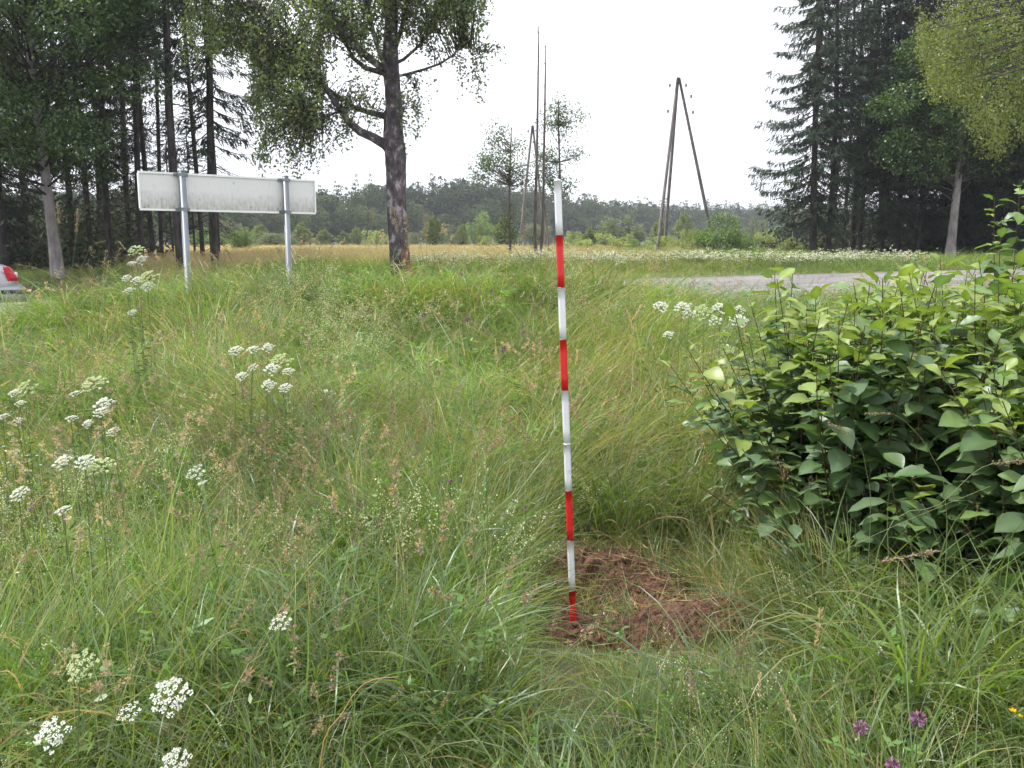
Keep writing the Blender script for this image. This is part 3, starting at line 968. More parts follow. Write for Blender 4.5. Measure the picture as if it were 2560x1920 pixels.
GL = 'spruces of the dark wood on the left'
GR = 'spruces of the dark wood on the right'
LEFT = [  # dx, Y, kind, scale, label
    (22, 29, 'mid', 1.0, 'dark spruce at the left edge of the frame directly behind the silver car'),
    (60, 33, 'high', .95, 'thin dark spruce between the silver car and the pale maple trunk'),
    (152, 33, 'mid', 1.0, 'dark spruce just right of the pale leaning maple trunk'),
    (198, 31, 'high', .9, 'dark spruce trunk halfway between the maple trunk and the left sign post'),
    (245, 29, 'mid', .9, 'spruce with drooping twigs a little left of the blank sign panel'),
    (283, 34, 'high', 1.0, 'dark spruce rising just outside the left end of the sign panel'),
    (318, 28, 'bare', 1.0, 'tall bare spruce trunk, leftmost of three close together above the sign panel'),
    (336, 29.5, 'bare', .98, 'tall bare spruce trunk, middle one of three close together above the sign panel'),
    (352, 32, 'thin', 1.1, 'thinnest bare spruce trunk, rightmost of three close together above the sign panel'),
    (389, 25.5, 'high', 1.05, 'straight dark spruce trunk rising directly above the left post of the sign'),
    (437, 30, 'thin', 1.15, 'slender spruce trunk above the middle of the sign panel'),
    (476, 27, 'mid', 1.0, 'dark spruce with drooping skirts, the last one at the right edge of the left wood'),
    (462, 31, 'bare', .9, 'bare twin spruce trunk just left of the last spruce beside the tan field'),
    (108, 38, 'mid', 1.0, 'shaded spruce deep in the wood behind the pale maple trunk'),
    (228, 39, 'mid', 1.05, 'shaded spruce deep in the wood between maple and sign'),
    (305, 40, 'mid', .6, 'shaded spruce deep behind the left end of the sign'),
    (372, 40, 'mid', .42, 'shaded spruce deep behind the left sign post'),
    (420, 38, 'mid', .4, 'low dense spruce deep behind the middle of the sign'),
    (-70, 30, 'full', 1.0, 'dense spruce at the far left beyond the silver car roof'),
    (0, 40, 'mid', 1.1, 'shaded spruce deep in the wood above the silver car'),
    (-160, 36, 'mid', 1.1, 'dense spruce outside the left edge, behind the maple'),
]
for i, (dx, Y, k, sc, lab) in enumerate(LEFT):
    spruce(k, dx, Y, i * 1.7, sc, lab, GL)
RIGHT = [
    (1744, 37, 'edge', 1.02, 'spruce with dense drooping branches at the left edge of the right-hand wood'),
    (1756, 39.5, 'thin', 1.2, 'thin bare spruce pole just right of the first spruce of the right-hand wood'),
    (1787, 38, 'high', 1.05, 'tall clean spruce trunk, second thick one from the left of the right-hand wood'),
    (1812, 42, 'bare', 1.0, 'slender spruce in the gap right of the second thick trunk of the right-hand wood'),
    (1838, 40, 'mid', 1.0, 'dark spruce, third thick trunk from the left of the right-hand wood'),
    (1862, 39, 'mid', .95, 'spruce with browning lower twigs left of the middle of the right-hand wood'),
    (1888, 43, 'mid', 1.05, 'spruce standing back in the middle of the right-hand wood'),
    (1912, 38.5, 'edge', .9, 'thick dark spruce trunk at the middle of the right-hand wood'),
    (1938, 40, 'mid', 1.0, 'dark spruce in the middle right of the right-hand wood'),
    (1962, 42, 'high', 1.0, 'dark spruce trunk left of the low maple crown'),
    (1990, 39, 'mid', 1.0, 'dark spruce behind the left side of the maple crown'),
    (2022, 41, 'full', 1.0, 'dark spruce directly behind the maple trunk on the right'),
    (2085, 39, 'full', 1.0, 'dark spruce just right of the pale maple trunk'),
    (2130, 41, 'full', 1.05, 'dark spruce behind the hanging yellow birch foliage'),
    (2175, 38, 'full', 1.0, 'dark spruce near the right edge of the frame above the road'),
    (2230, 36, 'full', 1.0, 'dark spruce at the right edge of the frame'),
    (1850, 48, 'mid', 1.1, 'shaded spruce in the second row behind the browning spruce'),
    (1905, 50, 'mid', .9, 'shaded spruce in the second row at the middle of the right wood'),
    (1970, 50, 'mid', .9, 'shaded spruce in the second row left of the maple'),
    (2050, 48, 'mid', .9, 'shaded spruce in the second row behind the maple'),
    (2120, 48, 'mid', .9, 'shaded spruce in the second row right of the maple'),
    (2200, 46, 'full', 1.1, 'shaded spruce in the second row near the right edge'),
    (1795, 50, 'high', 1.0, 'slim spruce in the second row near the left end of the right wood'),
    (2300, 38, 'full', 1.1, 'dense spruce just outside the right edge of the frame'),
]
for i, (dx, Y, k, sc, lab) in enumerate(RIGHT):
    spruce(k, dx, Y, i * 2.3 + .6, sc, lab, GR)

# ------------------------------------------------------------------ broadleaf trees, shrubs
def leafy(cr, centers, radii, n_per, leaf, pal, flat=.6, hollow=.55, droop=.3, tw=None, root=(0, 0, 0)):
    for c, r in zip(centers, radii):
        r = np.array(r) * np.ones(3)
        n = int(n_per * r[0] * r[1] / .25)
        d = unit(rng.normal(size=(n, 3)))
        q = (hollow + (1 - hollow) * rng.random((n, 1)) ** .6)
        lump = 1 + .22 * np.sin(d[:, :1] * 7 + c[0]) * np.cos(d[:, 1:2] * 6 + c[1]) + .1 * rng.normal(size=(n, 1))
        P = np.array(c) + d * r * q * lump
        D = d * .7 + rng.normal(size=(n, 3)) * .7 + np.array([0, 0, -droop])
        rhombs(cr, P, D, rng.uniform(.7, 1.3, n) * leaf, rng.uniform(.7, 1.2, n) * leaf * .75, pick_cols(pal, n, .25, .08),
               up=np.tile([0, 0, 1.], (n, 1)) + rng.normal(size=(n, 3)) * flat)

def crown_points(h0, h1, rad, k, seed, shape='round'):
    r = np.random.default_rng(seed)
    C = []
    while len(C) < k:
        p = r.uniform(-1, 1, 3)
        if np.linalg.norm(p) > 1: continue
        zz = (p[2] + 1) / 2
        w = 1.0
        if shape == 'cone': w = (1.15 - zz)
        C.append((p[0] * rad * w, p[1] * rad * w, h0 + (h1 - h0) * zz))
    return C

MPAL = [((.052, .092, .030), 4), ((.080, .130, .036), 3), ((.13, .19, .048), 1)]
def broad_tree(name, x, Y, label, h0, h1, rad, pal, leaf, k, cr_r, seed, trunk_r=.16, lean=(0, 0), n_per=60, shape='round', barkm=None, group=None, cut=None, cat='tree', droop=.3):
    gz = ground(x, Y)
    root = empty(name, (x, Y, gz - .05), 0, label, cat, group)
    tr = MB(); z = np.linspace(0, h1 * .9, 10)
    P = np.stack([lean[0] * z, lean[1] * z, z], 1)
    tube(tr, P, trunk_r * (1 - z / (h1 * .95)) ** .7 + .02 + .06 * np.exp(-z * 2) * trunk_r / .16, 10, (1, 1, 1), rough=.08)
    tr.obj('trunk', barkm or M_BARK, root)
    C = crown_points(h0, h1, rad, k, seed, shape)
    C = [(c[0] + lean[0] * c[2], c[1] + lean[1] * c[2], c[2]) for c in C]
    if cut: C = [c for c in C if cut(c)]
    lm = MB()
    for c in C:
        zz = max(h0 * .7, c[2] * .72 - .2)
        a = np.array([lean[0] * zz, lean[1] * zz, zz]); b = np.array(c)
        m = (a + b) / 2 + [0, 0, -.12 * np.linalg.norm(b - a)]
        tube(lm, [a, m, b], [.035 * trunk_r / .16 + .01, .02, .008], 5, (1, 1, 1), cap=False)
    lm.obj('limbs', M_BARK, root)
    cr = MB()
    leafy(cr, C, [(cr_r * rng.uniform(.7, 1.3), cr_r * rng.uniform(.7, 1.3), cr_r * rng.uniform(.4, .7)) for _ in C], n_per, leaf, pal, droop=droop)
    cr.obj('crown', M_LEAF, root)
    return root

M_PALEBARK = solid_mat('pale_bark', (.16, .14, .14), (.26, .23, .23), 6, .9, stretch=(1, 1, .4), bump=.6, attr=True)
x = at(125, 590, 25.5).x
broad_tree('maple_tree', x, 25.5, 'leafy dark maple with a pale leaning trunk behind the silver car', 2.75, 12, 4.1, MPAL, .10, 125, .92, 3, .135, (-.045, 0), 185, barkm=M_PALEBARK)
x = at(2051, 560, 34).x
broad_tree('maple_tree', x, 34, 'smaller maple with pale trunk and low dark crown beyond the road on the right', 3.1, 8.6, 3.1, MPAL, .11, 80, .8, 5, .15, (.03, 0), 190, barkm=M_PALEBARK)

# the pale hanging birch foliage at the upper right comes from a birch rooted right of the frame
def weeping_birch():
    x, Y = 12.9, 20.5
    gz = ground(x, Y)
    root = empty('birch_tree', (0, 0, 0), 0, 'yellow green weeping birch hanging into the upper right corner, brighter than the spruces', 'tree')
    tr = MB(); z = np.linspace(-.3, 12, 12)
    tube(tr, np.stack([x + .05 * z, Y + 0 * z, gz + z], 1), .24 * (1 - z / 13) + .02, 12, (2.2, 2.2, 2.2), rough=.1)
    tr.obj('trunk', M_BIRCHBARK, root)
    lf = MB(); tw = MB(); LP = []; LD = []
    # lower outline of the hanging mass (dx -> dy)
    prof = [(1985, 60), (1995, 110), (2010, 190), (2030, 205), (2060, 215), (2090, 225), (2110, 300), (2130, 330), (2150, 345), (2180, 300), (2215, 300), (2260, 330), (2330, 320), (2420, 300), (2500, 200)]
    for dxx in np.arange(1988, 2500, 2.4):
        yb = np.interp(dxx, [p[0] for p in prof], [p[1] for p in prof])
        for _ in range(2):
            top = rng.uniform(min(-260 + (2200 - min(dxx, 2200)) * 1.5, yb - 70), yb - 30); d = rng.normal(0, 1.0)
            s = np.array(tuple(at(dxx + rng.normal(0, 5), top, Y + d)))
            e = np.array(tuple(at(dxx + rng.normal(0, 8), min(yb + rng.normal(0, 14), top + rng.uniform(80, 190)), Y + d)))
            L = np.linalg.norm(e - s); m = int(L * 62) + 6
            t = rng.random((m, 1))
            LP.append(s * (1 - t) + e * t + rng.normal(0, .085, (m, 3))); LD.append(rng.normal(size=(m, 3)) + [0, 0, -.8])
            if rng.random() < .35:
                zt = min(11, max(3, s[2] - gz + .3)); a = np.array([x + .05 * zt, Y, gz + zt])
                tube(tw, [a, (a + s) / 2 + [0, 0, .4], s, e], [.03, .018, .006, .003], 4, (1, 1, 1), cap=False)
    LP = np.concatenate(LP); LD = np.concatenate(LD); n = len(LP)
    rhombs(lf, LP, LD, rng.uniform(.045, .07, n), rng.uniform(.035, .05, n), pick_cols([((.175, .20, .052), 5), ((.23, .25, .065), 2), ((.12, .155, .045), 2)], n, .2))
    tag(tw.obj('branches', M_BARK, root), kind='stuff')
    tag(lf.obj('foliage', M_BIRCHLEAF, root), kind='stuff')
    print('weeping leaves', n)
weeping_birch()

# the bright leafy spray at the left edge belongs to the maple crown; small saplings in the field
def sapling(name, dx, dyb, Y, label, P, leafspots, col=(.7, .66, .66)):
    root = empty(name, (0, 0, 0), 0, label, 'tree')
    tr = MB()
    pts = [at(a, b, Y) for a, b, w in P]
    pts[0].z = ground(pts[0].x, pts[0].y) - .1
    tube(tr, pts, [w * .0157 / 30 * Y * .5 for a, b, w in P], 7, col, rough=.12)
    tr.obj('trunk', M_GREYWOOD, root)
    br = MB(); lf = MB(); LP = []; LD = []
    A = np.array([tuple(p) for p in pts])
    for (cx, cy, rx, ry, n) in leafspots:
        for _ in range(n):
            s = np.array(tuple(at(cx + rng.normal(0, rx * .5), cy + rng.normal(0, ry * .5), Y + rng.normal(0, rx * .5 * .0157 * Y / 30))))
            kk = np.argmin(np.abs(A[:, 2] - (s[2] - .5)))
            a = A[kk]
            k2 = min(len(A) - 1, kk + 1); f = np.clip((s[2] - .5 - a[2]) / (A[k2][2] - a[2] + 1e-6), 0, 1); a = a + (A[k2] - a) * f
            tube(br, [a, (a + s) / 2 - [0, 0, .05], s], [.014, .009, .004], 4, (.9, .85, .85), cap=False)
            m = 40
            LP.append(s + rng.normal(0, .15, (m, 3))); LD.append(rng.normal(size=(m, 3)) + [0, 0, -.3])
    if LP:
        LP = np.concatenate(LP); LD = np.concatenate(LD); n = len(LP)
        rhombs(lf, LP, LD, rng.uniform(.06, .09, n), rng.uniform(.035, .055, n), pick_cols([((.075, .11, .05), 4), ((.11, .15, .06), 2)], n))
        br.obj('branches', M_GREYWOOD, root)
        tag(lf.obj('foliage', M_BIRCHLEAF, root), kind='stuff')
    return root

sapling('young_aspen', 1103, 570, 29, 'slim young aspen with a bare lower stem left of the dead poles', [(1104, 575, 8), (1102, 530, 6), (1101, 470, 5), (1101, 400, 4), (1103, 330, 3.5), (1105, 275, 2)],
        [(1080, 300, 38, 25, 12), (1090, 340, 55, 30, 18), (1078, 370, 60, 22, 18), (1060, 360, 40, 20, 8), (1120, 375, 22, 14, 5), (1125, 395, 26, 12, 5), (1098, 470, 20, 30, 8), (1108, 510, 20, 30, 7), (1048, 355, 16, 10, 2)])
sapling('young_aspen', 1215, 570, 30, 'slim young aspen behind the top of the ranging rod', [(1212, 575, 8), (1211, 500, 6), (1211, 430, 5), (1209, 350, 4), (1206, 270, 3.5), (1207, 215, 2)],
        [(1210, 240, 40, 30, 18), (1225, 270, 45, 25, 10), (1190, 255, 28, 18, 6), (1218, 335, 38, 12, 8), (1185, 350, 34, 25, 11), (1195, 395, 32, 20, 9), (1222, 405, 26, 20, 8), (1165, 335, 14, 25, 4), (1178, 385, 20, 25, 5), (1256, 333, 9, 6, 2)])

# two dead poles of a forked dead tree
def dead_tree():
    Y = 29
    root = empty('dead_tree', (0, 0, 0), 0, 'dead tree forking near the ground into two tall bare poles right of the young aspen', 'tree')
    tr = MB()
    for P in ([(1163, 566, 10), (1158, 540, 8), (1155, 520, 7), (1157, 430, 6), (1160, 330, 5), (1162, 200, 4), (1163, 120, 3), (1164, 56, 2)],
              [(1163, 560, 6), (1170, 530, 6), (1172, 500, 6), (1174, 420, 5.2), (1175, 330, 4.6), (1177, 240, 4), (1178, 160, 3), (1178, 97, 2)]):
        pts = [at(a, b, Y) for a, b, w in P]
        pts[0].z -= .15
        mb = tr if P[0][0] == 1163 and P[0][1] == 566 else MB()
        tube(mb, pts, [w * .0152 * .5 for a, b, w in P], 8, (.75, .62, .6), rough=.2)
        for _ in range(34):
            q = rng.random(); k = int(q * (len(pts) - 1)); a = pts[k].lerp(pts[k + 1], rng.random())
            e = a + Vector((rng.normal(0, .12), rng.normal(0, .12), rng.uniform(-.02, .1)))
            tube(mb, [a, e], [.012, .004], 3, (.7, .6, .6), cap=False)
        a = at(1148, 255, Y)
        mb.obj('trunk', M_GREYWOOD, root)
dead_tree()
root = empty('dead_tree', (0, 0, 0), 0, 'thin pale leaning dead stem between the dead poles and the ranging rod', 'tree')
mb = MB(); tube(mb, [at(1176, 440, 31), at(1180, 480, 31), at(1186, 545, 31), at(1188, 575, 31)], [.02, .03, .035, .04], 6, (2, 1.5, 1.4)); mb.obj('trunk', M_GREYWOOD, root)

# ------------------------------------------------------------------ shrubs and young trees along the field
def bush_meshes(kind, seed):
    global rng
    keep = rng; rng = np.random.default_rng(seed)
    cr = MB(); st = MB()
    pal = {'birch': [((.18, .22, .095), 4), ((.24, .28, .11), 2)], 'grey': [((.17, .195, .125), 4), ((.22, .24, .155), 2)], 'green': [((.17, .25, .10), 4), ((.25, .33, .13), 2)],
           'light': [((.30, .35, .12), 3), ((.36, .38, .15), 2), ((.22, .27, .10), 1)]}[kind]
    if kind == 'birch':
        C = crown_points(.10, .90, .36, 34, seed, 'cone'); R = [.13 * (1.25 - c[2]) for c in C]
    elif kind == 'light':
        C = [(rng.normal(0, .30), rng.normal(0, .3), rng.uniform(.1, .75)) for _ in range(30)]; R = [.11 for c in C]
    else:
        C = [(c[0], c[1], max(.10, c[2])) for c in crown_points(.05, .88, .40, 34, seed)]; R = [.13 for c in C]
    for c, r in zip(C, R):
        n = 130
        d = unit(rng.normal(size=(n, 3)))
        P = np.array(c) + d * r * (.5 + .6 * rng.random((n, 1)))
        rhombs(cr, P, d + rng.normal(size=(n, 3)) * .6 + [0, 0, .25], rng.uniform(.028, .055, n), rng.uniform(.02, .036, n), pick_cols(pal, n, .28, .07),
               up=np.tile([0, 0, 1.], (n, 1)) + rng.normal(size=(n, 3)) * .7)
        tube(st, [(c[0] * .15, c[1] * .15, 0), (c[0] * .6, c[1] * .6, c[2] * .5), c], [.010, .007, .003], 4, (.9, .85, .8), cap=False)
    # shoots standing out of the outline
    for _ in range(40 if kind != 'birch' else 16):
        c = C[rng.integers(len(C))]
        a = np.array(c) + rng.normal(0, .04, 3); e = a + np.array([rng.normal(0, .05), rng.normal(0, .05), rng.uniform(.10, .2)])
        t = rng.random((22, 1))
        rhombs(cr, a * (1 - t) + e * t, rng.normal(size=(22, 3)) * .6 + [0, 0, .8], .03, .014, pick_cols(pal, 22, .28, .07))
    rng = keep
    return cr.mesh(kind + '_shrub_foliage', M_FARLEAF if kind != 'light' else M_LEAF), st.mesh(kind + '_shrub_stems', M_BARK)

BM = {}
SHR = [  # dx, top dy, width, Y, kind, name, label
    (525, 488, 62, 58, 'green', 'willow_shrub', 'rounded blue green shrub at the right end of the left wood beside the last spruce'),
    (600, 500, 90, 92, 'grey', 'willow_shrub', 'low grey shrub behind the right sign post'),
    (650, 478, 60, 118, 'birch', 'young_birch', 'tallest of the young trees just right of the right sign post'),
    (700, 490, 50, 122, 'birch', 'young_birch', 'young tree midway between the right sign post and the big birch'),
    (742, 498, 44, 122, 'birch', 'young_birch', 'narrow young tree, third right of the sign panel'),
    (770, 484, 44, 124, 'birch', 'young_birch', 'young tree just left of the bright round shrub'),
    (810, 490, 40, 78, 'light', 'willow_shrub', 'bright yellow green round shrub left of the big birch trunk'),
    (895, 500, 40, 120, 'grey', 'willow_shrub', 'grey shrub touching the right side of the big birch trunk'),
    (936, 462, 66, 96, 'birch', 'young_birch', 'bushy young birch, the first right of the big birch trunk'),
    (998, 476, 34, 98, 'birch', 'young_birch', 'slender pale young birch, second right of the big birch trunk'),
    (984, 480, 40, 112, 'grey', 'willow_shrub', 'grey shrub behind the slender pale young birch'),
    (1036, 455, 70, 122, 'green', 'willow_shrub', 'dark round willow rising behind the slender young birch'),
    (1037, 483, 26, 98, 'birch', 'young_birch', 'small pointed young birch in front of the dark round willow'),
    (1050, 505, 34, 84, 'light', 'willow_shrub', 'low bright shrub at the foot of the dark round willow'),
    (1090, 462, 78, 92, 'birch', 'young_birch', 'broad green young birch behind the slim aspen stem'),
    (1160, 480, 70, 122, 'grey', 'willow_shrub', 'grey willow behind the forked dead tree'),
    (1240, 492, 44, 82, 'light', 'willow_shrub', 'pale shrub just right of the ranging rod'),
    (1275, 484, 46, 70, 'birch', 'young_birch', 'feathery young birch right of the ranging rod'),
    (1350, 455, 96, 90, 'grey', 'willow_shrub', 'large rounded grey willow in the middle distance'),
    (1305, 478, 60, 94, 'grey', 'willow_shrub', 'smaller grey willow leaning on the left of the large grey willow'),
    (1425, 470, 52, 100, 'birch', 'young_birch', 'grey young birch behind the feet of the pole frame'),
    (1335, 496, 70, 48, 'light', 'willow_shrub', 'light green thicket in front of the large grey willow'),
    (1262, 515, 80, 42, 'light', 'willow_shrub', 'low light thicket just right of the rod above the flowers'),
    (1375, 520, 46, 44, 'green', 'willow_shrub', 'small dark shrub left of the pole frame feet'),
    (1432, 500, 80, 46, 'light', 'willow_shrub', 'yellow green thicket hiding the left feet of the pole frame'),
    (1470, 515, 60, 42, 'light', 'willow_shrub', 'low thicket between the pole feet and the big round willow'),
    (1500, 486, 50, 52, 'light', 'willow_shrub', 'pale shrub pressed against the left of the big round willow'),
    (1556, 452, 106, 42, 'green', 'willow_shrub', 'biggest round green willow standing by the right foot of the pole frame'),
    (1612, 500, 54, 45, 'green', 'willow_shrub', 'low green shrub against the right of the big round willow'),
    (1650, 488, 64, 62, 'light', 'willow_shrub', 'pale shrub between the big round willow and the right wood'),
    (1630, 462, 60, 110, 'grey', 'willow_shrub', 'distant grey willow left of the right wood'),
    (1700, 505, 66, 44, 'light', 'willow_shrub', 'light thicket at the foot of the first spruce of the right wood'),
    (1480, 455, 60, 130, 'birch', 'young_birch', 'distant young birch between the pole legs'),
    (560, 478, 50, 125, 'birch', 'young_birch', 'young tree behind the sign between the two posts'),
    (500, 470, 60, 110, 'grey', 'willow_shrub', 'grey shrub behind the last spruce of the left wood'),
    (445, 490, 80, 80, 'green', 'willow_shrub', 'dark shrub behind the sign panel centre'),
]
for i, (dx, dt, w, Y, k, nm, lab) in enumerate(SHR):
    key = (k, i % 2)
    if key not in BM: BM[key] = bush_meshes(k, 40 + i)
    p = at(dx, dt, Y); gz = ground(p.x, Y)
    h = max(1.0, p.z - gz) / .95; ww = w * K / F * Y / (.72 if k == 'birch' else .92)
    root = empty(nm, (p.x, Y, gz - .05), i * 1.3, lab, 'shrub' if 'shrub' in nm else 'tree', 'shrubs and young trees along the field')
    root.scale = (ww, ww, h)
    for n2, me in (('foliage', BM[key][0]), ('stems', BM[key][1])):
        o = bpy.data.objects.new(n2, me); COL.objects.link(o); o.parent = root

# undergrowth: countless low twiggy growth filling the dark woods
def undergrowth():
    A = MB()
    P = []; 
    for side in (-1, 1):
        n = 2600
        if side < 0: u = rng.uniform(-.95, -.41, n); yy = rng.uniform(29, 52, n)
        else: u = rng.uniform(.295, .9, n); yy = rng.uniform(40, 60, n)
        for a, b in zip(u, yy):
            x = a * b
            if side > 0 and a < .33 and b < 44: continue
            hmax = (1.2 + 2.2 * rng.random()) if rng.random() < .5 else .7
            P.append((x, b, ground(x, b) + rng.random() * .2, hmax))
    P = np.array(P)
    k = 22
    B = np.repeat(P[:, :3], k, axis=0); H = np.repeat(P[:, 3], k)
    B = B + np.stack([rng.normal(0, .5, len(B)), rng.normal(0, .5, len(B)), rng.random(len(B)) * H], 1)
    n = len(B)
    rhombs(A, B, rng.normal(size=(n, 3)) + [0, 0, -.2], rng.uniform(.12, .34, n), rng.uniform(.06, .14, n), pick_cols([((.045, .07, .03), 3), ((.08, .10, .035), 1), ((.07, .055, .04), 1.2)], n))
    tag(A.obj('undergrowth', M_NEEDLE), 'dark undergrowth of twigs and seedlings filling the floor of both woods', kind='stuff')
undergrowth()

# ------------------------------------------------------------------ far wood (reads as one mass)
def far_wood():
    V = []
    def far_tree(k, seed):
        mb = MB()
        if k == 'spruce':
            for z in np.linspace(.12, .98, 15):
                r = .17 * (1 - z) + .01; n = 26
                a = rng.random(n) * 6.283
                sz_ = .35 + .9 * (1 - z)
                P = np.stack([np.cos(a) * r * rng.random(n) ** .4, np.sin(a) * r * rng.random(n) ** .4, np.full(n, z) + rng.normal(0, .012, n)], 1)
                rhombs(mb, P, np.stack([np.cos(a), np.sin(a), -.5 * np.ones(n)], 1), .06 * sz_, .045 * sz_, pick_cols([((.028, .048, .036), 3), ((.04, .06, .04), 1)], n, .25))
        else:
            C = crown_points(.22, .93, .24 if k == 'broad' else .17, 16, seed)
            pal = [((.065, .092, .042), 3), ((.09, .118, .05), 2)] if k == 'broad' else [((.095, .125, .06), 3), ((.12, .15, .065), 1)]
            for c in C:
                n = 130; d = unit(rng.normal(size=(n, 3)))
                P = np.array(c) + d * np.array([.09, .09, .075]) * (.75 + .35 * rng.random((n, 1)))
                rhombs(mb, P, d + rng.normal(size=(n, 3)) * .5, rng.uniform(.022, .042, n), rng.uniform(.018, .030, n), pick_cols(pal, n, .15), up=np.tile([0, 0, 1.], (n, 1)) + rng.normal(size=(n, 3)) * .6)
            tube(mb, [(0, 0, 0), (0, 0, .8)], [.011, .004], 4, (.20, .18, .17) if k == 'birch' else (.08, .07, .06), cap=False)
        V.append(source(mb, 'far_' + k, [M_FARINST]))
    for k, s in (('broad', 1), ('broad', 2), ('broad', 3), ('birch', 4), ('birch', 5), ('spruce', 6)):
        far_tree(k, s)
    pts = []; idx = []; rot = []; scl = []; tint = []
    tops = [(380, 395), (560, 392), (640, 400), (690, 394), (720, 394), (760, 388), (820, 382), (900, 382), (960, 378), (1000, 370), (1050, 382), (1090, 388), (1130, 398), (1230, 412), (1290, 422), (1400, 430), (1500, 436), (1640, 440), (1750, 440), (2600, 430)]
    for row in range(5):
        dx = -500.0
        while dx < 2750:
            d0 = np.interp(dx, [-500, 400, 600, 1100, 1400, 1700, 2700], [150, 150, 165, 215, 270, 330, 330])
            Y = d0 + row * 9 + rng.uniform(-4, 4)
            x = at(dx, 500, Y).x
            top = np.interp(dx, [t[0] for t in tops], [t[1] for t in tops])
            gz = ground(x, Y)
            h = at(dx, top, Y).z - gz
            if row == 0: h *= rng.uniform(.45, .8)
            elif row == 1: h *= rng.uniform(.75, .95)
            else: h *= rng.uniform(.80, 1.06)
            spr = rng.random() < (.10 if row < 3 else .35) or (row >= 3 and dx > 1400 and rng.random() < .8) or (row >= 2 and 640 < dx < 740 and rng.random() < .6)
            k = 5 if spr else rng.integers(0, 5)
            if spr: h *= 1.04
            pts.append((x, Y, gz - .2)); idx.append(k); rot.append((0, 0, rng.random() * 6.28))
            s = h; wx = s * rng.uniform(.75, 1.15) * (1.1 if not spr else .9)
            scl.append((wx, wx, s))
            g = rng.uniform(.6, 1.15) * (1.3 if row == 0 else .85); tint.append((g, g, g * rng.uniform(.9, 1.1)))
            dx += (h * .42) * F / (K * Y) * rng.uniform(.4, .7)
    # a second hazy ridge far behind
    for row in range(3):
        dx = -600.0
        while dx < 2850:
            Y = 420 + row * 22 + rng.uniform(-8, 8)
            x = at(dx, 500, Y).x
            top = np.interp(dx, [0, 700, 1500, 1560, 1650, 1700, 2300], [405, 404, 440, 436, 437, 436, 436])
            h = rng.uniform(14, 19); z = at(dx, top + rng.uniform(-3, 6), Y).z - h
            pts.append((x, Y, min(z, ground(x, Y)) if z < ground(x, Y) else ground(x, Y) - .3)); idx.append(5 if rng.random() < .8 else 1); rot.append((0, 0, rng.random() * 6.28))
            scl.append((h * .95, h * .95, h)); g = .9; tint.append((g, g, g))
            dx += h * .3 * F / (K * Y) * rng.uniform(.6, 1.1)
    instancer('far_wood', np.array(pts), idx, rot, scl, np.array(tint), V, 'long mixed wood of birches and spruces closing off the field')

M_FARINST = leaf_mat('wood_leaves', .2, .03, .6, inst=True, var=.25, vscale=.04)
far_wood()

# ------------------------------------------------------------------ road sign seen from behind
M_SIGNBACK = None
def sign_back_mat():
    m, nt = new_mat('sign_back')
    out = N(nt, 'ShaderNodeOutputMaterial'); p = N(nt, 'ShaderNodeBsdfPrincipled'); p.inputs['Roughness'].default_value = .55
    nt.links.new(p.outputs[0], out.inputs[0])
    tc = N(nt, 'ShaderNodeTexCoord')
    sep = N(nt, 'ShaderNodeSeparateXYZ'); nt.links.new(tc.outputs['Object'], sep.inputs[0])
    mr = N(nt, 'ShaderNodeMapRange'); mr.inputs[1].default_value = .30; mr.inputs[2].default_value = .0; mr.inputs[3].default_value = 0; mr.inputs[4].default_value = 1
    nt.links.new(sep.outputs['Z'], mr.inputs[0])
    mp = N(nt, 'ShaderNodeMapping'); mp.inputs['Scale'].default_value = (1, 1, .4); nt.links.new(tc.outputs['Object'], mp.inputs[0])
    n1 = N(nt, 'ShaderNodeTexNoise'); n1.inputs['Scale'].default_value = 34; n1.inputs['Detail'].default_value = 8
    nt.links.new(mp.outputs[0], n1.inputs[0])
    n2 = N(nt, 'ShaderNodeTexNoise'); n2.inputs['Scale'].default_value = 2.2; nt.links.new(tc.outputs['Object'], n2.inputs[0])
    a = N(nt, 'ShaderNodeMath', operation='MULTIPLY'); nt.links.new(mr.outputs[0], a.inputs[0]); nt.links.new(n1.outputs['Fac'], a.inputs[1])
    r = N(nt, 'ShaderNodeValToRGB'); r.color_ramp.elements[0].position = .12; r.color_ramp.elements[0].color = (.66, .65, .65, 1)
    r.color_ramp.elements[1].position = .7; r.color_ramp.elements[1].color = (.26, .24, .20, 1)
    nt.links.new(a.outputs[0], r.inputs[0])
    r2 = N(nt, 'ShaderNodeValToRGB'); r2.color_ramp.elements[0].position = .62; r2.color_ramp.elements[0].color = (1, 1, 1, 1); r2.color_ramp.elements[1].position = .74; r2.color_ramp.elements[1].color = (.55, .53, .5, 1)
    nt.links.new(n1.outputs['Fac'], r2.inputs[0])
    m2 = N(nt, 'ShaderNodeMix', data_type='RGBA', blend_type='MULTIPLY'); m2.inputs[0].default_value = .8
    nt.links.new(r.outputs[0], m2.inputs[6]); nt.links.new(r2.outputs[0], m2.inputs[7])
    nt.links.new(m2.outputs[2], p.inputs['Base Color'])
    return m
M_WHITEPAINT = solid_mat('white_frame', (.74, .74, .75), (.8, .8, .8), 8, .4)
M_GALV = solid_mat('galvanised_steel', (.15, .17, .20), (.21, .23, .265), 7, .45, metal=.25, stretch=(1, 1, .3))
M_CLAMP = solid_mat('clamp_steel', (.16, .18, .20), (.22, .24, .26), 9, .5, metal=.3)

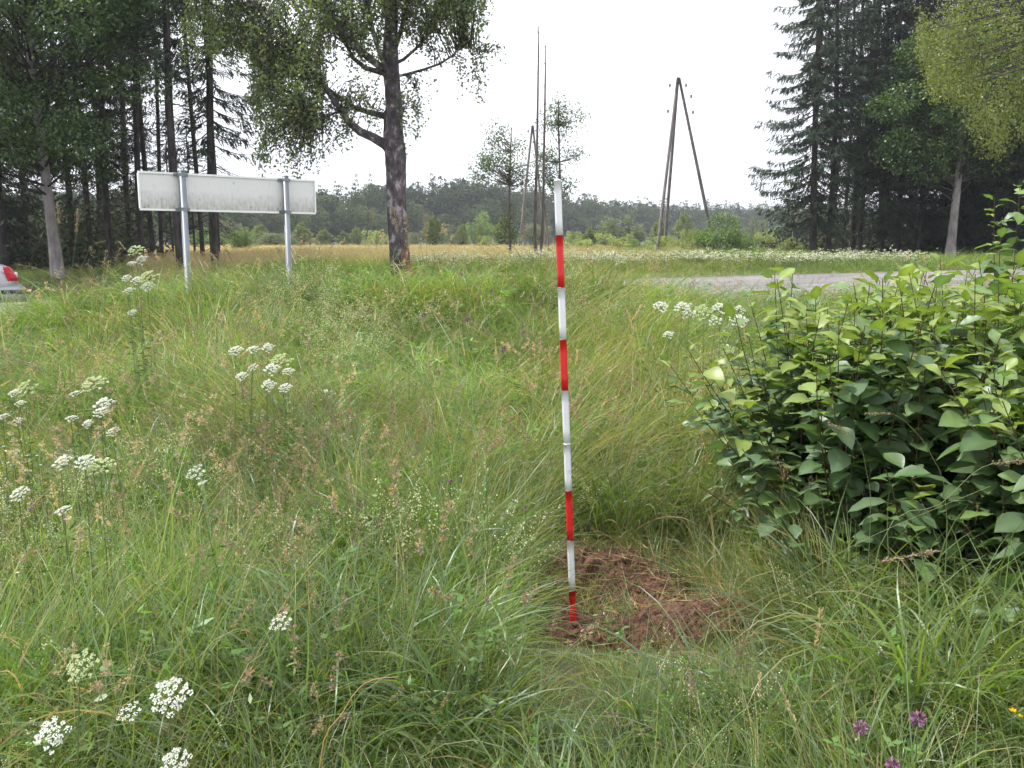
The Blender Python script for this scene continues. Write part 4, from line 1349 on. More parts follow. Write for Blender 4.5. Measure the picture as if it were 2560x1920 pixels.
def road_sign():
    # left and right edge positions in the place
    A = at(303, 452, 10.2); B = at(681, 461, 11.7)
    zt = at(303, 371, 10.2).z
    H = zt - A.z
    d = Vector((B.x - A.x, B.y - A.y, 0)); W = d.length; ang = math.atan2(d.y, d.x)
    root = empty('road_sign', (A.x, A.y, 0), ang, 'wide rectangular road sign seen from its blank dirty white back on two grey posts', 'road sign')
    zb = A.z
    slope = (B.z - A.z) / W
    shear = Matrix(((1, 0, 0), (0, 1, 0), (slope, 0, 1)))
    def put(mb, name, mat, par, smooth=False):
        mb.v = [v @ np.array(shear).T.astype(np.float32) for v in mb.v]
        o = mb.obj(name, mat, par, smooth); return o
    p = MB(); box(p, (W / 2, 0, H / 2), (W - .02, .004, H - .02))
    panel = put(p, 'panel', sign_back_mat(), root); panel.location = (0, 0, zb)
    for nm, c, s in (('frame_rail', (W / 2, 0, H), (W, .034, .022)), ('frame_rail', (W / 2, 0, 0), (W, .034, .022)), ('frame_rail', (0, 0, H / 2), (.016, .034, H - .024)), ('frame_rail', (W, 0, H / 2), (.016, .034, H - .024))):
        f = MB(); box(f, c, s); o = put(f, nm, M_WHITEPAINT, panel)
    for dx, bdx, wd in ((391, 398, .076), (613, 616, .076)):
        # where the post crosses the panel line
        u = ray(dx, 415)[0] / ray(dx, 415)[1]
        t = (A.x - u * A.y) / (u * d.y - d.x)
        px, py = A.x + d.x * t, A.y + d.y * t
        g = ground(px, py - .06)
        lx = W * t
        pm = MB(); top = zb + H + slope * lx + .03
        n_ = 26
        tube(pm, [(lx, -.057, g - .2), (lx, -.057, top)], wd / 2, 20, (1, 1, 1))
        o = pm.obj('post', M_GALV, root)
        cap = MB(); tube(cap, [(lx, -.057, top), (lx, -.057, top + .012)], wd / 2 + .004, 20, (1, 1, 1)); cap.obj('post_cap', M_CLAMP, o)
        for zz in (zb + H + slope * lx - .012, zb + slope * lx + .008):
            c = MB(); tube(c, [(lx, -.057, zz - .02), (lx, -.057, zz + .02)], wd / 2 + .005, 20, (1, 1, 1))
            for sx in (-1, 1):
                box(c, (lx + sx * .062, -.021, zz), (.045, .008, .036)); tube(c, [(lx + sx * .066, -.024, zz), (lx + sx * .066, -.036, zz)], .008, 6, (1, 1, 1))
            c.obj('clamp', M_CLAMP, root, False)
road_sign()

# ------------------------------------------------------------------ ranging rod
M_RWHITE = solid_mat('white_enamel', (.76, .76, .79), (.62, .60, .57), 26, .38, pos=(.62, .72), detail=8)
M_RRED = solid_mat('red_enamel', (.66, .014, .018), (.48, .03, .025), 26, .4, pos=(.62, .72), detail=8)
M_DARKSTEEL = solid_mat('dark_steel', (.10, .10, .10), (.16, .15, .15), 20, .5, metal=.5)
def ranging_rod():
    Y = 3.38
    cuts = [390, 508, 621, 733, 843, 958, 1059, 1167, 1274, 1334]
    xs = [1204, 1208.5, 1212, 1215.3, 1217, 1220.5, 1224.5, 1229, 1234, 1238]
    pts = [at(x, y, Y) for x, y in zip(xs, cuts)]
    top, bot = pts[0], pts[-1]
    axis = (top - bot).normalized()
    g = ground(bot.x, Y)
    root = empty('ranging_rod', bot, 0, 'red and white banded surveying rod standing upright by the patch of dug soil', 'ranging rod')
    L = (top - bot).length; base = Vector((0, 0, 0))
    f = [(p - bot).dot(axis) for p in pts]
    R = .0135
    cols = ['w', 'r', 'w', 'r', 'w', 'w', 'r', 'w', 'r']
    for k in range(9):
        a, b = f[k], f[k + 1]
        if k == 8: b = -.14
        mb = MB()
        nn = max(2, 6)
        tube(mb, [axis * (a + (b - a) * q / 4) for q in range(5)], R, 28, (1, 1, 1))
        if k == 0:
            tube(mb, [axis * a, axis * (a + .004)], R * .9, 28, (1, 1, 1))
        o = mb.obj('white_band' if cols[k] == 'w' else 'red_band', M_RWHITE if cols[k] == 'w' else M_RRED, root, True)
    for q, nm in ((f[5], 'joint_ring'), (f[3], 'paint_seam'), (f[6], 'paint_seam'), (f[7] , 'paint_seam'), (f[8], 'paint_seam'), (f[2], 'paint_seam')):
        mb = MB(); tube(mb, [axis * (q - .0012), axis * (q + .0012)], R + .0006, 28, (1, 1, 1)); mb.obj(nm, M_RWHITE if nm == 'joint_ring' else M_DARKSTEEL, root)
    mb = MB(); c = axis * (f[5] - .01); tube(mb, [c + Vector((-.006, -R + .001, 0)), c + Vector((-.006, -R - .0025, 0))], .0022, 10, (1, 1, 1)); mb.obj('rivet', M_DARKSTEEL, root)
    mb = MB(); tube(mb, [axis * -.14, axis * -.19, axis * -.26], [R, R * .8, .001], 16, (1, 1, 1)); mb.obj('spike', M_DARKSTEEL, root)
    return bot
ranging_rod()

# ------------------------------------------------------------------ dug soil
M_CLOD = solid_mat('soil_clods', (.075, .036, .023), (.165, .078, .052), 1.6, .95, bump=.3, bscale=5, pos=(.35, .65))
def dug_soil():
    mb = MB(); n = 230; m_ = 190
    xs = np.linspace(-.10, 1.45, n); ys = np.linspace(2.95, 4.35, m_)
    V = []; keep = np.zeros((m_, n), bool)
    for j, y in enumerate(ys):
        for i, x in enumerate(xs):
            s = soil_d(x, y)
            lump = .030 * noise.noise(Vector((x * 9, y * 9, 1))) + 0.034 * abs(noise.noise(Vector((x * 26, y * 26, 5)))) + .014 * noise.noise(Vector((x * 60, y * 60, 2)))
            mound = .05 * math.exp(-(((x - .62) / .26) ** 2 + ((y - 3.32) / .16) ** 2)) + .035 * math.exp(-(((x - 1.0) / .2) ** 2 + ((y - 3.4) / .12) ** 2))
            V.append((x, y, ground(x, y) + (.022 + lump + mound) * sm(1.5, .7, s) - .04 * sm(.9, 1.4, s)))
            keep[j, i] = s < 1.35
    f = []
    for j in range(m_ - 1):
        for i in range(n - 1):
            if keep[j, i] or keep[j + 1, i + 1]:
                a = j * n + i; f.append((a, a + 1, a + n + 1, a + n))
    mb.add(V, f, (1, 1, 1))
    o = mb.obj('dug_soil', M_SOIL, smooth=False)
    tag(o, 'loose reddish brown soil dug out around a small hollow at the foot of the rod', 'soil heap')
    ms = []
    for q in range(5):
        b = MB(); import bmesh
        bm = bmesh.new(); bmesh.ops.create_icosphere(bm, subdivisions=2, radius=1)
        vv = []
        for v in bm.verts:
            k = 1 + .35 * noise.noise(v.co * 1.6 + Vector((q * 5, 0, 0))) + .25 * noise.noise(v.co * 4 + Vector((q, 3, 0)))
            vv.append(tuple(v.co * k))
        ff = [[v.index for v in fc.verts] for fc in bm.faces]
        b.add(vv, ff, (1, 1, 1)); ms.append(b.mesh('clod', M_CLOD, True)); bm.free()
    c = 0
    big = [(.36, 3.98, .040), (.28, 4.02, .032), (.53, 4.02, .034), (.66, 4.0, .024), (.56, 3.72, .03), (.63, 3.16, .034), (.42, 3.30, .026), (.98, 3.42, .034), (.86, 3.5, .03), (1.08, 3.36, .03)]
    while c < 295:
        if c < len(big): x, y, r = big[c]
        else:
            x = rng.uniform(0, 1.3); y = rng.uniform(3.05, 4.3); r = rng.uniform(.005, .017)
            if soil_d(x, y) > 1.15: c += .002; continue
        k = ms[rng.integers(5)]
        d = bpy.data.objects.new('clod', k); COL.objects.link(d); d.parent = o
        d.location = (x, y, ground(x, y) + .02 + r * .5 + .04 * math.exp(-(((x - .62) / .26) ** 2 + ((y - 3.32) / .16) ** 2))); d.scale = (r, r * rng.uniform(.7, 1.2), r * rng.uniform(.5, .85))
        d.rotation_euler = (rng.random() * 6, rng.random() * 6, rng.random() * 6)
        c = int(c) + 1
    # flat pale stone at the front corner
    st = bpy.data.objects.new('flat_stone', ms[0].copy()); st.data.materials.clear(); st.data.materials.append(solid_mat('pale_stone', (.36, .23, .21), (.44, .30, .27), 12, .9, bump=.4))
    COL.objects.link(st); p = on_ground(1290, 1368, .03); st.location = p; st.scale = (.06, .035, .018); st.rotation_euler = (.3, .1, .2)
    tag(st, 'flat pale pinkish stone at the front left edge of the dug soil', 'stone')
    # dry leaf litter and roots on the hollow's rim
    L = MB(); k = 1500
    P = np.stack([rng.normal(.55, .36, k), rng.normal(3.7, .38, k)], 1)
    P = np.array([(a, b, ground(a, b) + .05 + .02 * rng.random()) for a, b in P if .25 < soil_d(a, b) < 1.9 and not (abs(a - .23) < .09 and b < 3.45)])
    rhombs(L, P, rng.normal(size=(len(P), 3)) * [1, 1, .25], rng.uniform(.03, .17, len(P)), .0024, pick_cols([((.40, .28, .13), 2), ((.30, .17, .08), 2), ((.5, .42, .27), 1), ((.15, .2, .06), 1)], len(P)))
    tag(L.obj('dry_straw', M_STEM), 'dry straw and torn roots scattered over the dug soil', kind='stuff')
dug_soil()

# ------------------------------------------------------------------ broad-leaved shrubs on the right
def big_leaf_mesh(name, colr, L=1.0, W=.62, fold=.22, droop=.5, seed=0, wav=.03):
    r = np.random.default_rng(seed)
    n = 7; t = np.linspace(0, 1, n)
    w = W * .5 * np.array([.08, .52, .88, 1.0, .86, .50, .0])
    z = -droop * t ** 1.8 * .5 + .06 * t
    V = []; C = []
    base = np.array(colr)
    for k in range(n):
        j = 1 + .1 * r.normal()
        V += [(t[k] * L, -w[k], z[k] * L + fold * w[k] + wav * r.normal()), (t[k] * L, 0, z[k] * L), (t[k] * L, w[k], z[k] * L + fold * w[k] + wav * r.normal())]
        C += [base * j, base * 1.35, base * j]
    f = []
    for k in range(n - 1):
        a = k * 3
        f += [(a, a + 1, a + 4, a + 3), (a + 1, a + 2, a + 5, a + 4)]
    mb = MB(); mb.add(V, f, np.clip(C, 0, 1)); 
    # petiole
    tube(mb, [(-.16 * L, 0, -.04), (0, 0, 0)], [.012, .010], 3, (.17, .10, .05), cap=False)
    return mb

DARKL = [(.080, .138, .050), (.095, .155, .054), (.084, .138, .062)]
MIDL = [(.13, .20, .060), (.115, .175, .066)]
YL = [(.17, .23, .045), (.21, .26, .06)]
BIG = []
for gi, cols in enumerate((DARKL, MIDL, YL)):
    for q in range(3):
        c = cols[q % len(cols)]
        BIG.append(big_leaf_mesh('leaf', c, seed=gi * 3 + q, W=rng.uniform(.54, .68), fold=rng.uniform(.1, .4), droop=rng.uniform(.2, .8)))
BIGM = [b.mesh('leaf', M_BIGLEAF) for b in BIG]

def leafy_shrub(label, stems, seed, leafL=.115, yfrac=1.0):
    """stems: list of root xy, lean vector, height"""
    global rng
    keep = rng; rng = np.random.default_rng(seed)
    cx = np.mean([s[0] for s in stems]); cy = np.mean([s[1] for s in stems])
    root = empty('broadleaf_shrub', (cx, cy, ground(cx, cy)), 0, label, 'shrub')
    T = Matrix.Translation(-Vector((cx, cy, ground(cx, cy))))
    st = MB(); leaves = []
    for (sx, sy, lx, ly, h) in stems:
        g = ground(sx, sy)
        k = 9; t = np.linspace(0, 1, k)
        P = np.stack([sx + lx * t ** 1.3 + .03 * np.sin(t * 5 + sx * 9), sy + ly * t ** 1.3, g - .03 + h * t], 1)
        tube(st, P - np.array([cx, cy, ground(cx, cy)]), np.linspace(.0050, .0018, k), 5, (.10, .075, .04), cap=False)
        m = int(h / .035); ph = rng.random() * 6.28
        for q in range(m):
            tt = .10 + .90 * (q + rng.random() * .6) / m
            if tt > 1: tt = 1
            i = min(int(tt * (k - 1)), k - 2); f = tt * (k - 1) - i
            p = P[i] * (1 - f) + P[i + 1] * f
            az = ph + q * 2.4 + rng.normal(0, .4)
            sz = leafL * rng.uniform(.55, 1.3) * (1 if tt < .85 else (.92 - (tt - .85) * 1.2))
            if tt < .3: sz *= .8
            el = rng.normal(.12, .25) + (.5 * sm(.85, 1, tt))
            top = tt > .84 and h > .75
            rr = rng.random()
            grp = (2 if rr < .8 * yfrac else 1) if top else ((2 if rr < .04 * yfrac else (1 if rr < .22 else 0)) if tt > .55 else (0 if rr < .85 else 1))
            leaves.append((p, az, el, sz, grp * 3 + rng.integers(3), rng.normal(0, .3)))
    st.obj('stems', M_STEM, root)
    camp = np.array([0, 0, CAM_Z])
    # those that show largest: near the camera and near the outer face
    ctr = np.array([cx, cy, 0])
    def score(l):
        d = np.linalg.norm(l[0] - camp)
        return l[3] / d * (1 + .8 * l[0][2]) + .012 * (l[1] * 0) - .012 * (l[0][1] - cy)
    order = sorted(range(len(leaves)), key=lambda i: -score(leaves[i]))
    rest = MB()
    off = Vector((cx, cy, ground(cx, cy)))
    for r_i, i in enumerate(order):
        p, az, el, sz, v, roll = leaves[i]
        d = Vector((math.cos(az) * .16 * sz, math.sin(az) * .16 * sz, .05 * sz))
        M = Matrix.Translation(Vector(p) + d - off) @ Matrix.Rotation(az, 4, 'Z') @ Matrix.Rotation(-el, 4, 'Y') @ Matrix.Rotation(roll, 4, 'X') @ Matrix.Scale(sz, 4)
        if r_i < 298:
            o = bpy.data.objects.new('leaf', BIGM[v]); COL.objects.link(o); o.parent = root; o.matrix_basis = M
        else:
            rest.merge(BIG[v], M)
    if rest.v:
        tag(rest.obj('foliage', M_BIGLEAF, root), kind='stuff')
    rng = keep
    return len(leaves)

def gen_stems(n, seed, fx, fy, hf, lean=.2):
    r = np.random.default_rng(seed); out = []
    for _ in range(n):
        x = r.uniform(*fx); y = r.uniform(*fy)
        h = hf(x, y) * r.uniform(.8, 1.08)
        out.append((x, y, r.normal(0, lean), r.normal(0, lean) - .06, h))
    return out

# main clump: left face leans out over the grass
S1 = gen_stems(120, 1, (1.36, 2.6), (3.65, 4.9), lambda x, y: 1.33 - .14 * (x < 1.5) + .04 * (y - 4))
S1 += [(1.40 + .1 * k, 3.8 + .28 * q, -.42 - .06 * k, -.05 * q, .62 + .1 * q + .05 * k) for k in range(3) for q in range(4)]
S1 += [(1.4, 3.75, -.35, -.15, .36), (1.45, 3.7, -.42, -.1, .5), (1.4, 4.0, -.5, .0, .45), (1.45, 3.6, -.35, -.25, .45), (1.6, 3.6, -.2, -.3, .5), (1.4, 4.3, -.5, 0, .8), (1.35, 4.7, -.5, 0, .95)]
S1 += gen_stems(30, 8, (1.35, 2.7), (3.40, 3.75), lambda x, y: .70, .14)
n1 = leafy_shrub('largest broadleaf shrub, dark leaves with yellow green tips, right of the banded rod', S1, 21, .124)
S2 = gen_stems(84, 2, (1.75, 2.75), (2.8, 3.7), lambda x, y: 1.06 + .08 * (y - 3), .16)
S2 += gen_stems(16, 9, (1.7, 2.7), (2.55, 2.8), lambda x, y: .58, .12)
S2 += [(1.8, 2.9, -.3, -.2, .4), (1.9, 2.7, -.25, -.2, .5), (2.1, 2.65, -.1, -.2, .55), (1.75, 3.2, -.35, -.1, .5), (1.7, 3.4, -.3, -.1, .7), (1.7, 2.6, -.2, -.2, .35), (1.9, 2.5, -.15, -.15, .42), (2.1, 2.45, -.2, -.1, .45), (1.6, 2.9, -.2, -.2, .3), (1.85, 2.7, -.3, -.1, .3), (2.0, 2.6, .1, -.2, .5)]
n2 = leafy_shrub('broadleaf shrub with larger leaves nearest the right edge in front of the main clump', S2, 22, .130, .8)
S3 = gen_stems(34, 3, (2.45, 3.5), (4.4, 5.3), lambda x, y: 1.08, .16) + [(2.90 + .08 * q, 5.1 + .1 * (q % 3), -.12 - .1 * (q % 2), 0, 1.60 + .11 * (q % 4)) for q in range(14)]
n3 = leafy_shrub('tall bluish leafy shrub rising above the road at the right edge of the frame', S3, 23, .11, .25)
print('shrub leaves', n1, n2, n3)

# ------------------------------------------------------------------ umbels and other flowers
def umbel_meshes(seed, R=.036, n=24, green=False, fl=16):
    global rng
    keep = rng; rng = np.random.default_rng(seed)
    hd = MB(); ry = MB()
    fc = [((.74, .74, .72), 4), ((.56, .60, .46), 1.2)] if not green else [((.42, .50, .24), 3), ((.58, .62, .40), 2)]
    for i in range(n):
        r = R * math.sqrt((i + .5) / n); a = i * 2.39996
        if i > 5 and rng.random() < .08: continue
        c = np.array([r * math.cos(a), r * math.sin(a), -.42 * r * r / R]) + rng.normal(0, .0018, 3)
        tube(ry, [(0, 0, -.030), tuple(c + [0, 0, -.004])], [.0007, .0004], 3, (.16, .22, .08), cap=False)
        k = fl
        rr = .0068 * rng.uniform(.7, 1.15) * np.sqrt(rng.random(k)); aa = rng.random(k) * 6.283
        P = c + np.stack([rr * np.cos(aa), rr * np.sin(aa), .001 - 12 * rr ** 2 + rng.normal(0, .0005, k)], 1)
        D = np.stack([np.cos(aa), np.sin(aa), .2 * np.ones(k)], 1)
        for s in range(2):
            D2 = np.stack([np.cos(aa + s * 1.57), np.sin(aa + s * 1.57), .15 * np.ones(k)], 1)
            rhombs(hd, P - D2 * .0016, D2, .0040, .0032, pick_cols(fc, k, .12, .03), up=np.tile([0, 0, 1.], (k, 1)) + rng.normal(size=(k, 3)) * .25)
    rng = keep
    return hd.mesh('umbel_head', M_FLOWER), ry.mesh('umbel_rays', M_STEM)
UM = {('W', q): umbel_meshes(100 + q) for q in range(3)}
UM.update({('G', q): umbel_meshes(110 + q, green=True, n=22) for q in range(2)})
UM[('S', 0)] = umbel_meshes(120, n=13, fl=14)

UMB = [  # dx, dy, width, kind, height hint (None -> default), label
    (365, 1498, 88, 'W', .62, 'largest and fullest white umbel near the bottom left of the meadow'),
    (278, 1535, 55, 'S', .58, 'sparse white umbel just left of and below the largest one'),
    (105, 1582, 82, 'W', .58, 'full white umbel in the bottom left corner'),
    (374, 1648, 74, 'W', .55, 'white umbel cut by the bottom edge below the largest one'),
    (170, 1435, 74, 'G', .60, 'greenish fading umbel above the bottom left corner umbel'),
    (605, 1340, 52, 'S', .60, 'small half open umbel in the grass left of the lower middle'),
    (38, 1062, 42, 'W', .72, 'round white umbel near the left edge above the bedstraw'),
    (133, 1098, 38, 'W', .68, 'small white umbel right of and below the round one at the left edge'),
    (130, 993, 48, 'W', .74, 'white umbel, left one of a joined pair at the left'),
    (182, 992, 44, 'W', .74, 'white umbel, right one of a joined pair at the left'),
    (216, 1000, 58, 'G', .72, 'greenish umbel touching the right of the joined white pair'),
    (422, 1018, 42, 'S', .68, 'loose white umbel alone among the brown seed heads'),
    (200, 822, 56, 'G', .80, 'flat greenish umbel above the left white cluster'),
    (160, 847, 26, 'W', .78, 'tiny white umbel under the left end of the flat greenish one'),
    (220, 868, 48, 'W', .78, 'broad white umbel at the top of the left stepped cluster'),
    (217, 886, 34, 'W', .76, 'white umbel directly under the broad one of the stepped cluster'),
    (153, 900, 28, 'W', .76, 'small white umbel left of the stepped cluster'),
    (187, 913, 24, 'W', .75, 'smallest white umbel below the stepped cluster'),
    (242, 929, 29, 'W', .75, 'small flat white umbel right of and below the stepped cluster'),
    (28, 846, 26, 'W', .78, 'small white umbel near the left edge, upper of two'),
    (42, 868, 26, 'W', .77, 'small white umbel near the left edge, lower of two'),
    (52, 834, 46, 'G', .80, 'greenish umbel behind the two small white ones at the left edge'),
    (6, 896, 24, 'W', .76, 'white umbel cut by the left edge of the frame'),
    (36, 906, 28, 'W', .75, 'white umbel next to the one cut by the left edge'),
    (508, 753, 30, 'W', .85, 'white umbel at the left end of the middle cluster row'),
    (545, 751, 30, 'W', .85, 'second white umbel in the top row of the middle cluster'),
    (577, 748, 28, 'W', .85, 'third white umbel in the top row of the middle cluster'),
    (606, 772, 46, 'G', .84, 'flat yellow green umbel in the middle cluster'),
    (545, 791, 26, 'S', .82, 'loose umbel in the middle row of the middle cluster, left one'),
    (585, 793, 36, 'W', .82, 'brightest white umbel in the centre of the middle cluster'),
    (622, 798, 26, 'W', .82, 'small white umbel at the right of the middle cluster'),
    (520, 809, 28, 'W', .80, 'white umbel at the lower left of the middle cluster'),
    (578, 829, 32, 'W', .80, 'domed white umbel at the bottom of the middle cluster'),
    (615, 834, 28, 'W', .80, 'white umbel at the lower right of the middle cluster'),
    (292, 536, 36, 'G', 'd6.2', 'highest greenish umbel standing against the dark wood left of the sign'),
    (302, 558, 30, 'W', 'd6.2', 'white umbel just under the highest greenish one'),
    (284, 566, 20, 'W', 'd6.2', 'tiny white umbel at the left under the highest greenish one'),
    (318, 591, 40, 'G', 'd6.0', 'flat greenish umbel halfway down the tall plant left of the sign'),
    (293, 602, 27, 'W', 'd6.0', 'white umbel halfway down the tall plant left of the sign'),
    (272, 598, 20, 'W', 'd6.0', 'small white umbel at the left of the tall plant left of the sign'),
    (316, 615, 30, 'W', 'd6.0', 'white umbel at the lower right of the tall plant left of the sign'),
    (277, 624, 28, 'W', 'd6.0', 'lowest white umbel of the tall plant left of the sign'),
    (284, 672, 20, 'W', 'd6.4', 'lone small white umbel below the tall plant left of the sign'),
    (1427, 658, 34, 'W', 'd5.6', 'white umbel at the left end of the group by the shrub'),
    (1474, 660, 36, 'W', 'd5.6', 'domed white umbel, upper of two in the group by the shrub'),
    (1488, 674, 34, 'S', 'd5.6', 'loose white umbel, lower of two in the group by the shrub'),
    (1556, 661, 34, 'W', 'd5.4', 'white umbel just left of the shrub top leaves'),
    (1600, 664, 28, 'W', 'd5.4', 'white umbel half behind the shrub leaves, upper one'),
    (1597, 687, 40, 'W', 'd5.2', 'broad white umbel against the left top of the shrub'),
    (1545, 690, 32, 'S', 'd5.2', 'loose white umbel left of the broad one by the shrub'),
    (1443, 720, 24, 'W', 'd5.2', 'single small white umbel in the grass left of the shrub'),
    (1520, 668, 46, 'G', 'd5.6', 'yellow green umbel between the white ones by the shrub'),
]
for i, (dx, dy, w, k, h, lab) in enumerate(UMB):
    if isinstance(h, str):
        p = at(dx, dy, float(h[1:]))
    else:
        p = on_ground(dx, dy, h, .9, 12)
        # flower heads facing up at sky, size from its own distance
    dist = p.y
    R = w * K / F * dist / 2
    g = ground(p.x, p.y)
    v = i % (3 if k == 'W' else (2 if k == 'G' else 1))
    hd, ryy = UM[(k, v)]
    root = empty('umbel_flower', (p.x, p.y, g), 0, lab, 'flower', 'umbel flowers in the meadow')
    H = p.z - g
    s = R / .036
    tx_, ty_ = rng.normal(0, .22), rng.normal(-.25, .2)
    for nm, me in (('flower_head', hd), ('rays', ryy)):
        o = bpy.data.objects.new(nm, me); COL.objects.link(o); o.parent = root
        o.location = (0, 0, H); o.scale = (s, s, s); o.rotation_euler = (tx_ * .7 + .55, ty_ * .5, 0)
    st = MB(); q = np.linspace(0, 1, 6)
    bx = rng.normal(0, .05)
    tube(st, np.stack([bx * (1 - q), .05 * (1 - q), (H - .028 * s) * q], 1), np.linspace(.0022, .0013, 6), 5, (.13, .18, .07), cap=False)
    # a few finely cut leaves
    n = 26; t = rng.uniform(.15, .7, n)
    rhombs(st, np.stack([bx * (1 - t), .05 * (1 - t), H * t], 1) + rng.normal(0, .02, (n, 3)), rng.normal(size=(n, 3)) * [1, 1, .3], .05, .01, jcol((.10, .16, .05), n))
    st.obj('stem', M_STEM, root)

def clover(seed):
    global rng
    keep = rng; rng = np.random.default_rng(seed)
    mb = MB(); n = 120
    d = unit(rng.normal(size=(n, 3)) + [0, 0, .3])
    rhombs(mb, d * .004, d, .010, .0035, pick_cols([((.28, .12, .24), 3), ((.36, .20, .31), 2), ((.42, .33, .38), 1)], n, .2))
    rng = keep
    return mb.mesh('clover_head', M_FLOWER)
CL = [clover(1), clover(2)]
lfm = MB()
for a in range(3):
    az = a * 2.09
    rhombs(lfm, np.array([[0, 0, 0.]]), np.array([[math.cos(az), math.sin(az), .2]]), .028, .018, (.10, .17, .05), up=np.array([[0, 0, 1.]]))
CLL = lfm.mesh('clover_leaf', M_STEM)
CLV = [(915, 680, 11, .62, 'pink clover head in the grass left of centre'), (1010, 690, 12, .62, 'pink clover head midway between birch and rod'), (1060, 630, 9, .62, 'tiny pink clover head nearest the road edge'),
       (1172, 657, 9, .6, 'tiny pink clover head just left of the rod second band'), (1088, 755, 13, .6, 'brighter pink clover head left of the rod'), (1130, 718, 9, .6, 'faint pink clover head left of the rod, above the brighter one'),
       (1983, 1553, 38, .42, 'deep purple clover head at the lower right'), (1860, 1573, 36, .42, 'pale mauve clover head left of the deep purple one'), (1928, 1652, 34, .42, 'pale clover head cut by the bottom edge at the right'),
       (972, 1040, 11, .5, 'pink clover head alone in the middle of the lodged grass'), (1135, 1096 , 8, .45, 'small pink clover head in the flattened grass left of the rod')]
for i, (dx, dy, w, h, lab) in enumerate(CLV):
    p = on_ground(dx, dy, h, .9, 14); s = w * K / F * p.y / .026; g = ground(p.x, p.y)
    root = empty('clover_flower', (p.x, p.y, g), 0, lab, 'flower', 'pink clover flowers')
    o = bpy.data.objects.new('flower_head', CL[i % 2]); COL.objects.link(o); o.parent = root; o.location = (0, 0, p.z - g); o.scale = (s, s, s * 1.05)
    st = MB(); tube(st, [(.03, .03, 0), (.01, .01, (p.z - g) * .5), (0, 0, p.z - g)], .0014, 5, (.12, .17, .06), cap=False); st.obj('stem', M_STEM, root)
    for q in range(4):
        l = bpy.data.objects.new('leaf', CLL); COL.objects.link(l); l.parent = root; l.location = (rng.normal(0, .03), rng.normal(0, .03), (p.z - g) * rng.uniform(.6, .92)); l.rotation_euler = (0, 0, q)

def small_flower(dx, dy, w, h, colr, lab, nm):
    p = on_ground(dx, dy, h, .9, 12); g = ground(p.x, p.y); s = w * K / F * p.y / .02
    root = empty(nm, (p.x, p.y, g), 0, lab, 'flower')
    mb = MB(); n = 12; a = np.arange(n) * 6.283 / 5
    rhombs(mb, np.zeros((n, 3)), np.stack([np.cos(a), np.sin(a), .45 + .3 * (np.arange(n) > 4)], 1), .011, .006, jcol(colr, n, .15, .05))
    o = mb.obj('petals', M_FLOWER, root); o.location = (0, 0, p.z - g); o.scale = (s, s, s)
    st = MB(); tube(st, [(.02, .02, 0), (0, 0, p.z - g)], .0011, 5, (.12, .17, .06), cap=False); st.obj('stem', M_STEM, root)
small_flower(2188, 1537, 20, .42, (.75, .50, .02), 'small yellow flower at the lower right edge', 'yellow_flower')
small_flower(2204, 1548, 14, .41, (.75, .50, .02), 'second yellow flower bud beside the one at the lower right edge', 'yellow_flower')
small_flower(66, 1101, 12, .6, (.22, .18, .5), 'small violet bellflower near the left edge between the white umbels', 'bellflower')
small_flower(232, 1165, 10, .55, (.30, .26, .55), 'faint violet bellflower in the grass left of the dark gap', 'bellflower')
for q, (dx, dy) in enumerate([(22, 940), (8, 965), (28, 988), (58, 985), (80, 985), (88, 1005), (66, 1018), (40, 975)]):
    small_flower(dx, dy, 7, .66, (.75, .74, .8), ['leftmost upper', 'second, at the left edge', 'third', 'fourth', 'rightmost upper', 'rightmost lower', 'lowest', 'middle'][q] + ' of the tiny white starry flowers above the left round umbel', 'starry_flower')

# tall single grasses standing out against the scene
def tall_grass(label, P, kind, wid=.0024, col=(.2, .22, .09), Y=None, hang=0):
    root = empty('tall_grass_stem', (0, 0, 0), 0, label, 'grass stem', 'single tall grass stems')
    pts = [at(a, b, Y + k * hang) for k, (a, b) in enumerate(P)]
    q0 = pts[0] - (pts[1] - pts[0]) * .4
    g0 = ground(q0.x, q0.y)
    if pts[0].z > g0 + .05: pts = [Vector((q0.x, q0.y, g0 - .03))] + pts
    mb = MB()
    n = 16; Q = []
    for k in range(n + 1):      # smooth through the given points
        t = k / n * (len(pts) - 1); i = min(int(t), len(pts) - 2); f = t - i
        p0 = pts[max(0, i - 1)]; p1 = pts[i]; p2 = pts[i + 1]; p3 = pts[min(len(pts) - 1, i + 2)]
        Q.append(.5 * ((2 * p1) + (p2 - p0) * f + (2 * p0 - 5 * p1 + 4 * p2 - p3) * f * f + (3 * p1 - p0 - 3 * p2 + p3) * f ** 3))
    tube(mb, Q, np.linspace(wid, wid * .5, n + 1) / 2, 5, col, cap=False)
    mb.obj('stem', M_STEM, root)
    hd = MB(); m = {'panicle': 150, 'spike': 110, 'none': 0}[kind]
    if m:
        Qa = np.array([tuple(q) for q in Q])
        d = (Qa[-1] - Qa[-4]); Lh = np.linalg.norm(d)
        t = rng.random((m, 1)); ax = Qa[-1] - d * t
        sp = .07 if kind == 'spike' else .16
        off = unit(rng.normal(size=(m, 3))) * rng.random((m, 1)) * Lh * sp * (1.1 - np.abs(t - .5))
        rhombs(hd, ax + off, unit(d) + rng.normal(size=(m, 3)) * .5, Lh * .08, Lh * .032, pick_cols([((.27, .20, .13), 2), ((.33, .27, .17), 2), ((.20, .15, .12), 1)], m))
        hd.obj('seed_head', M_STEM, root)
    return root
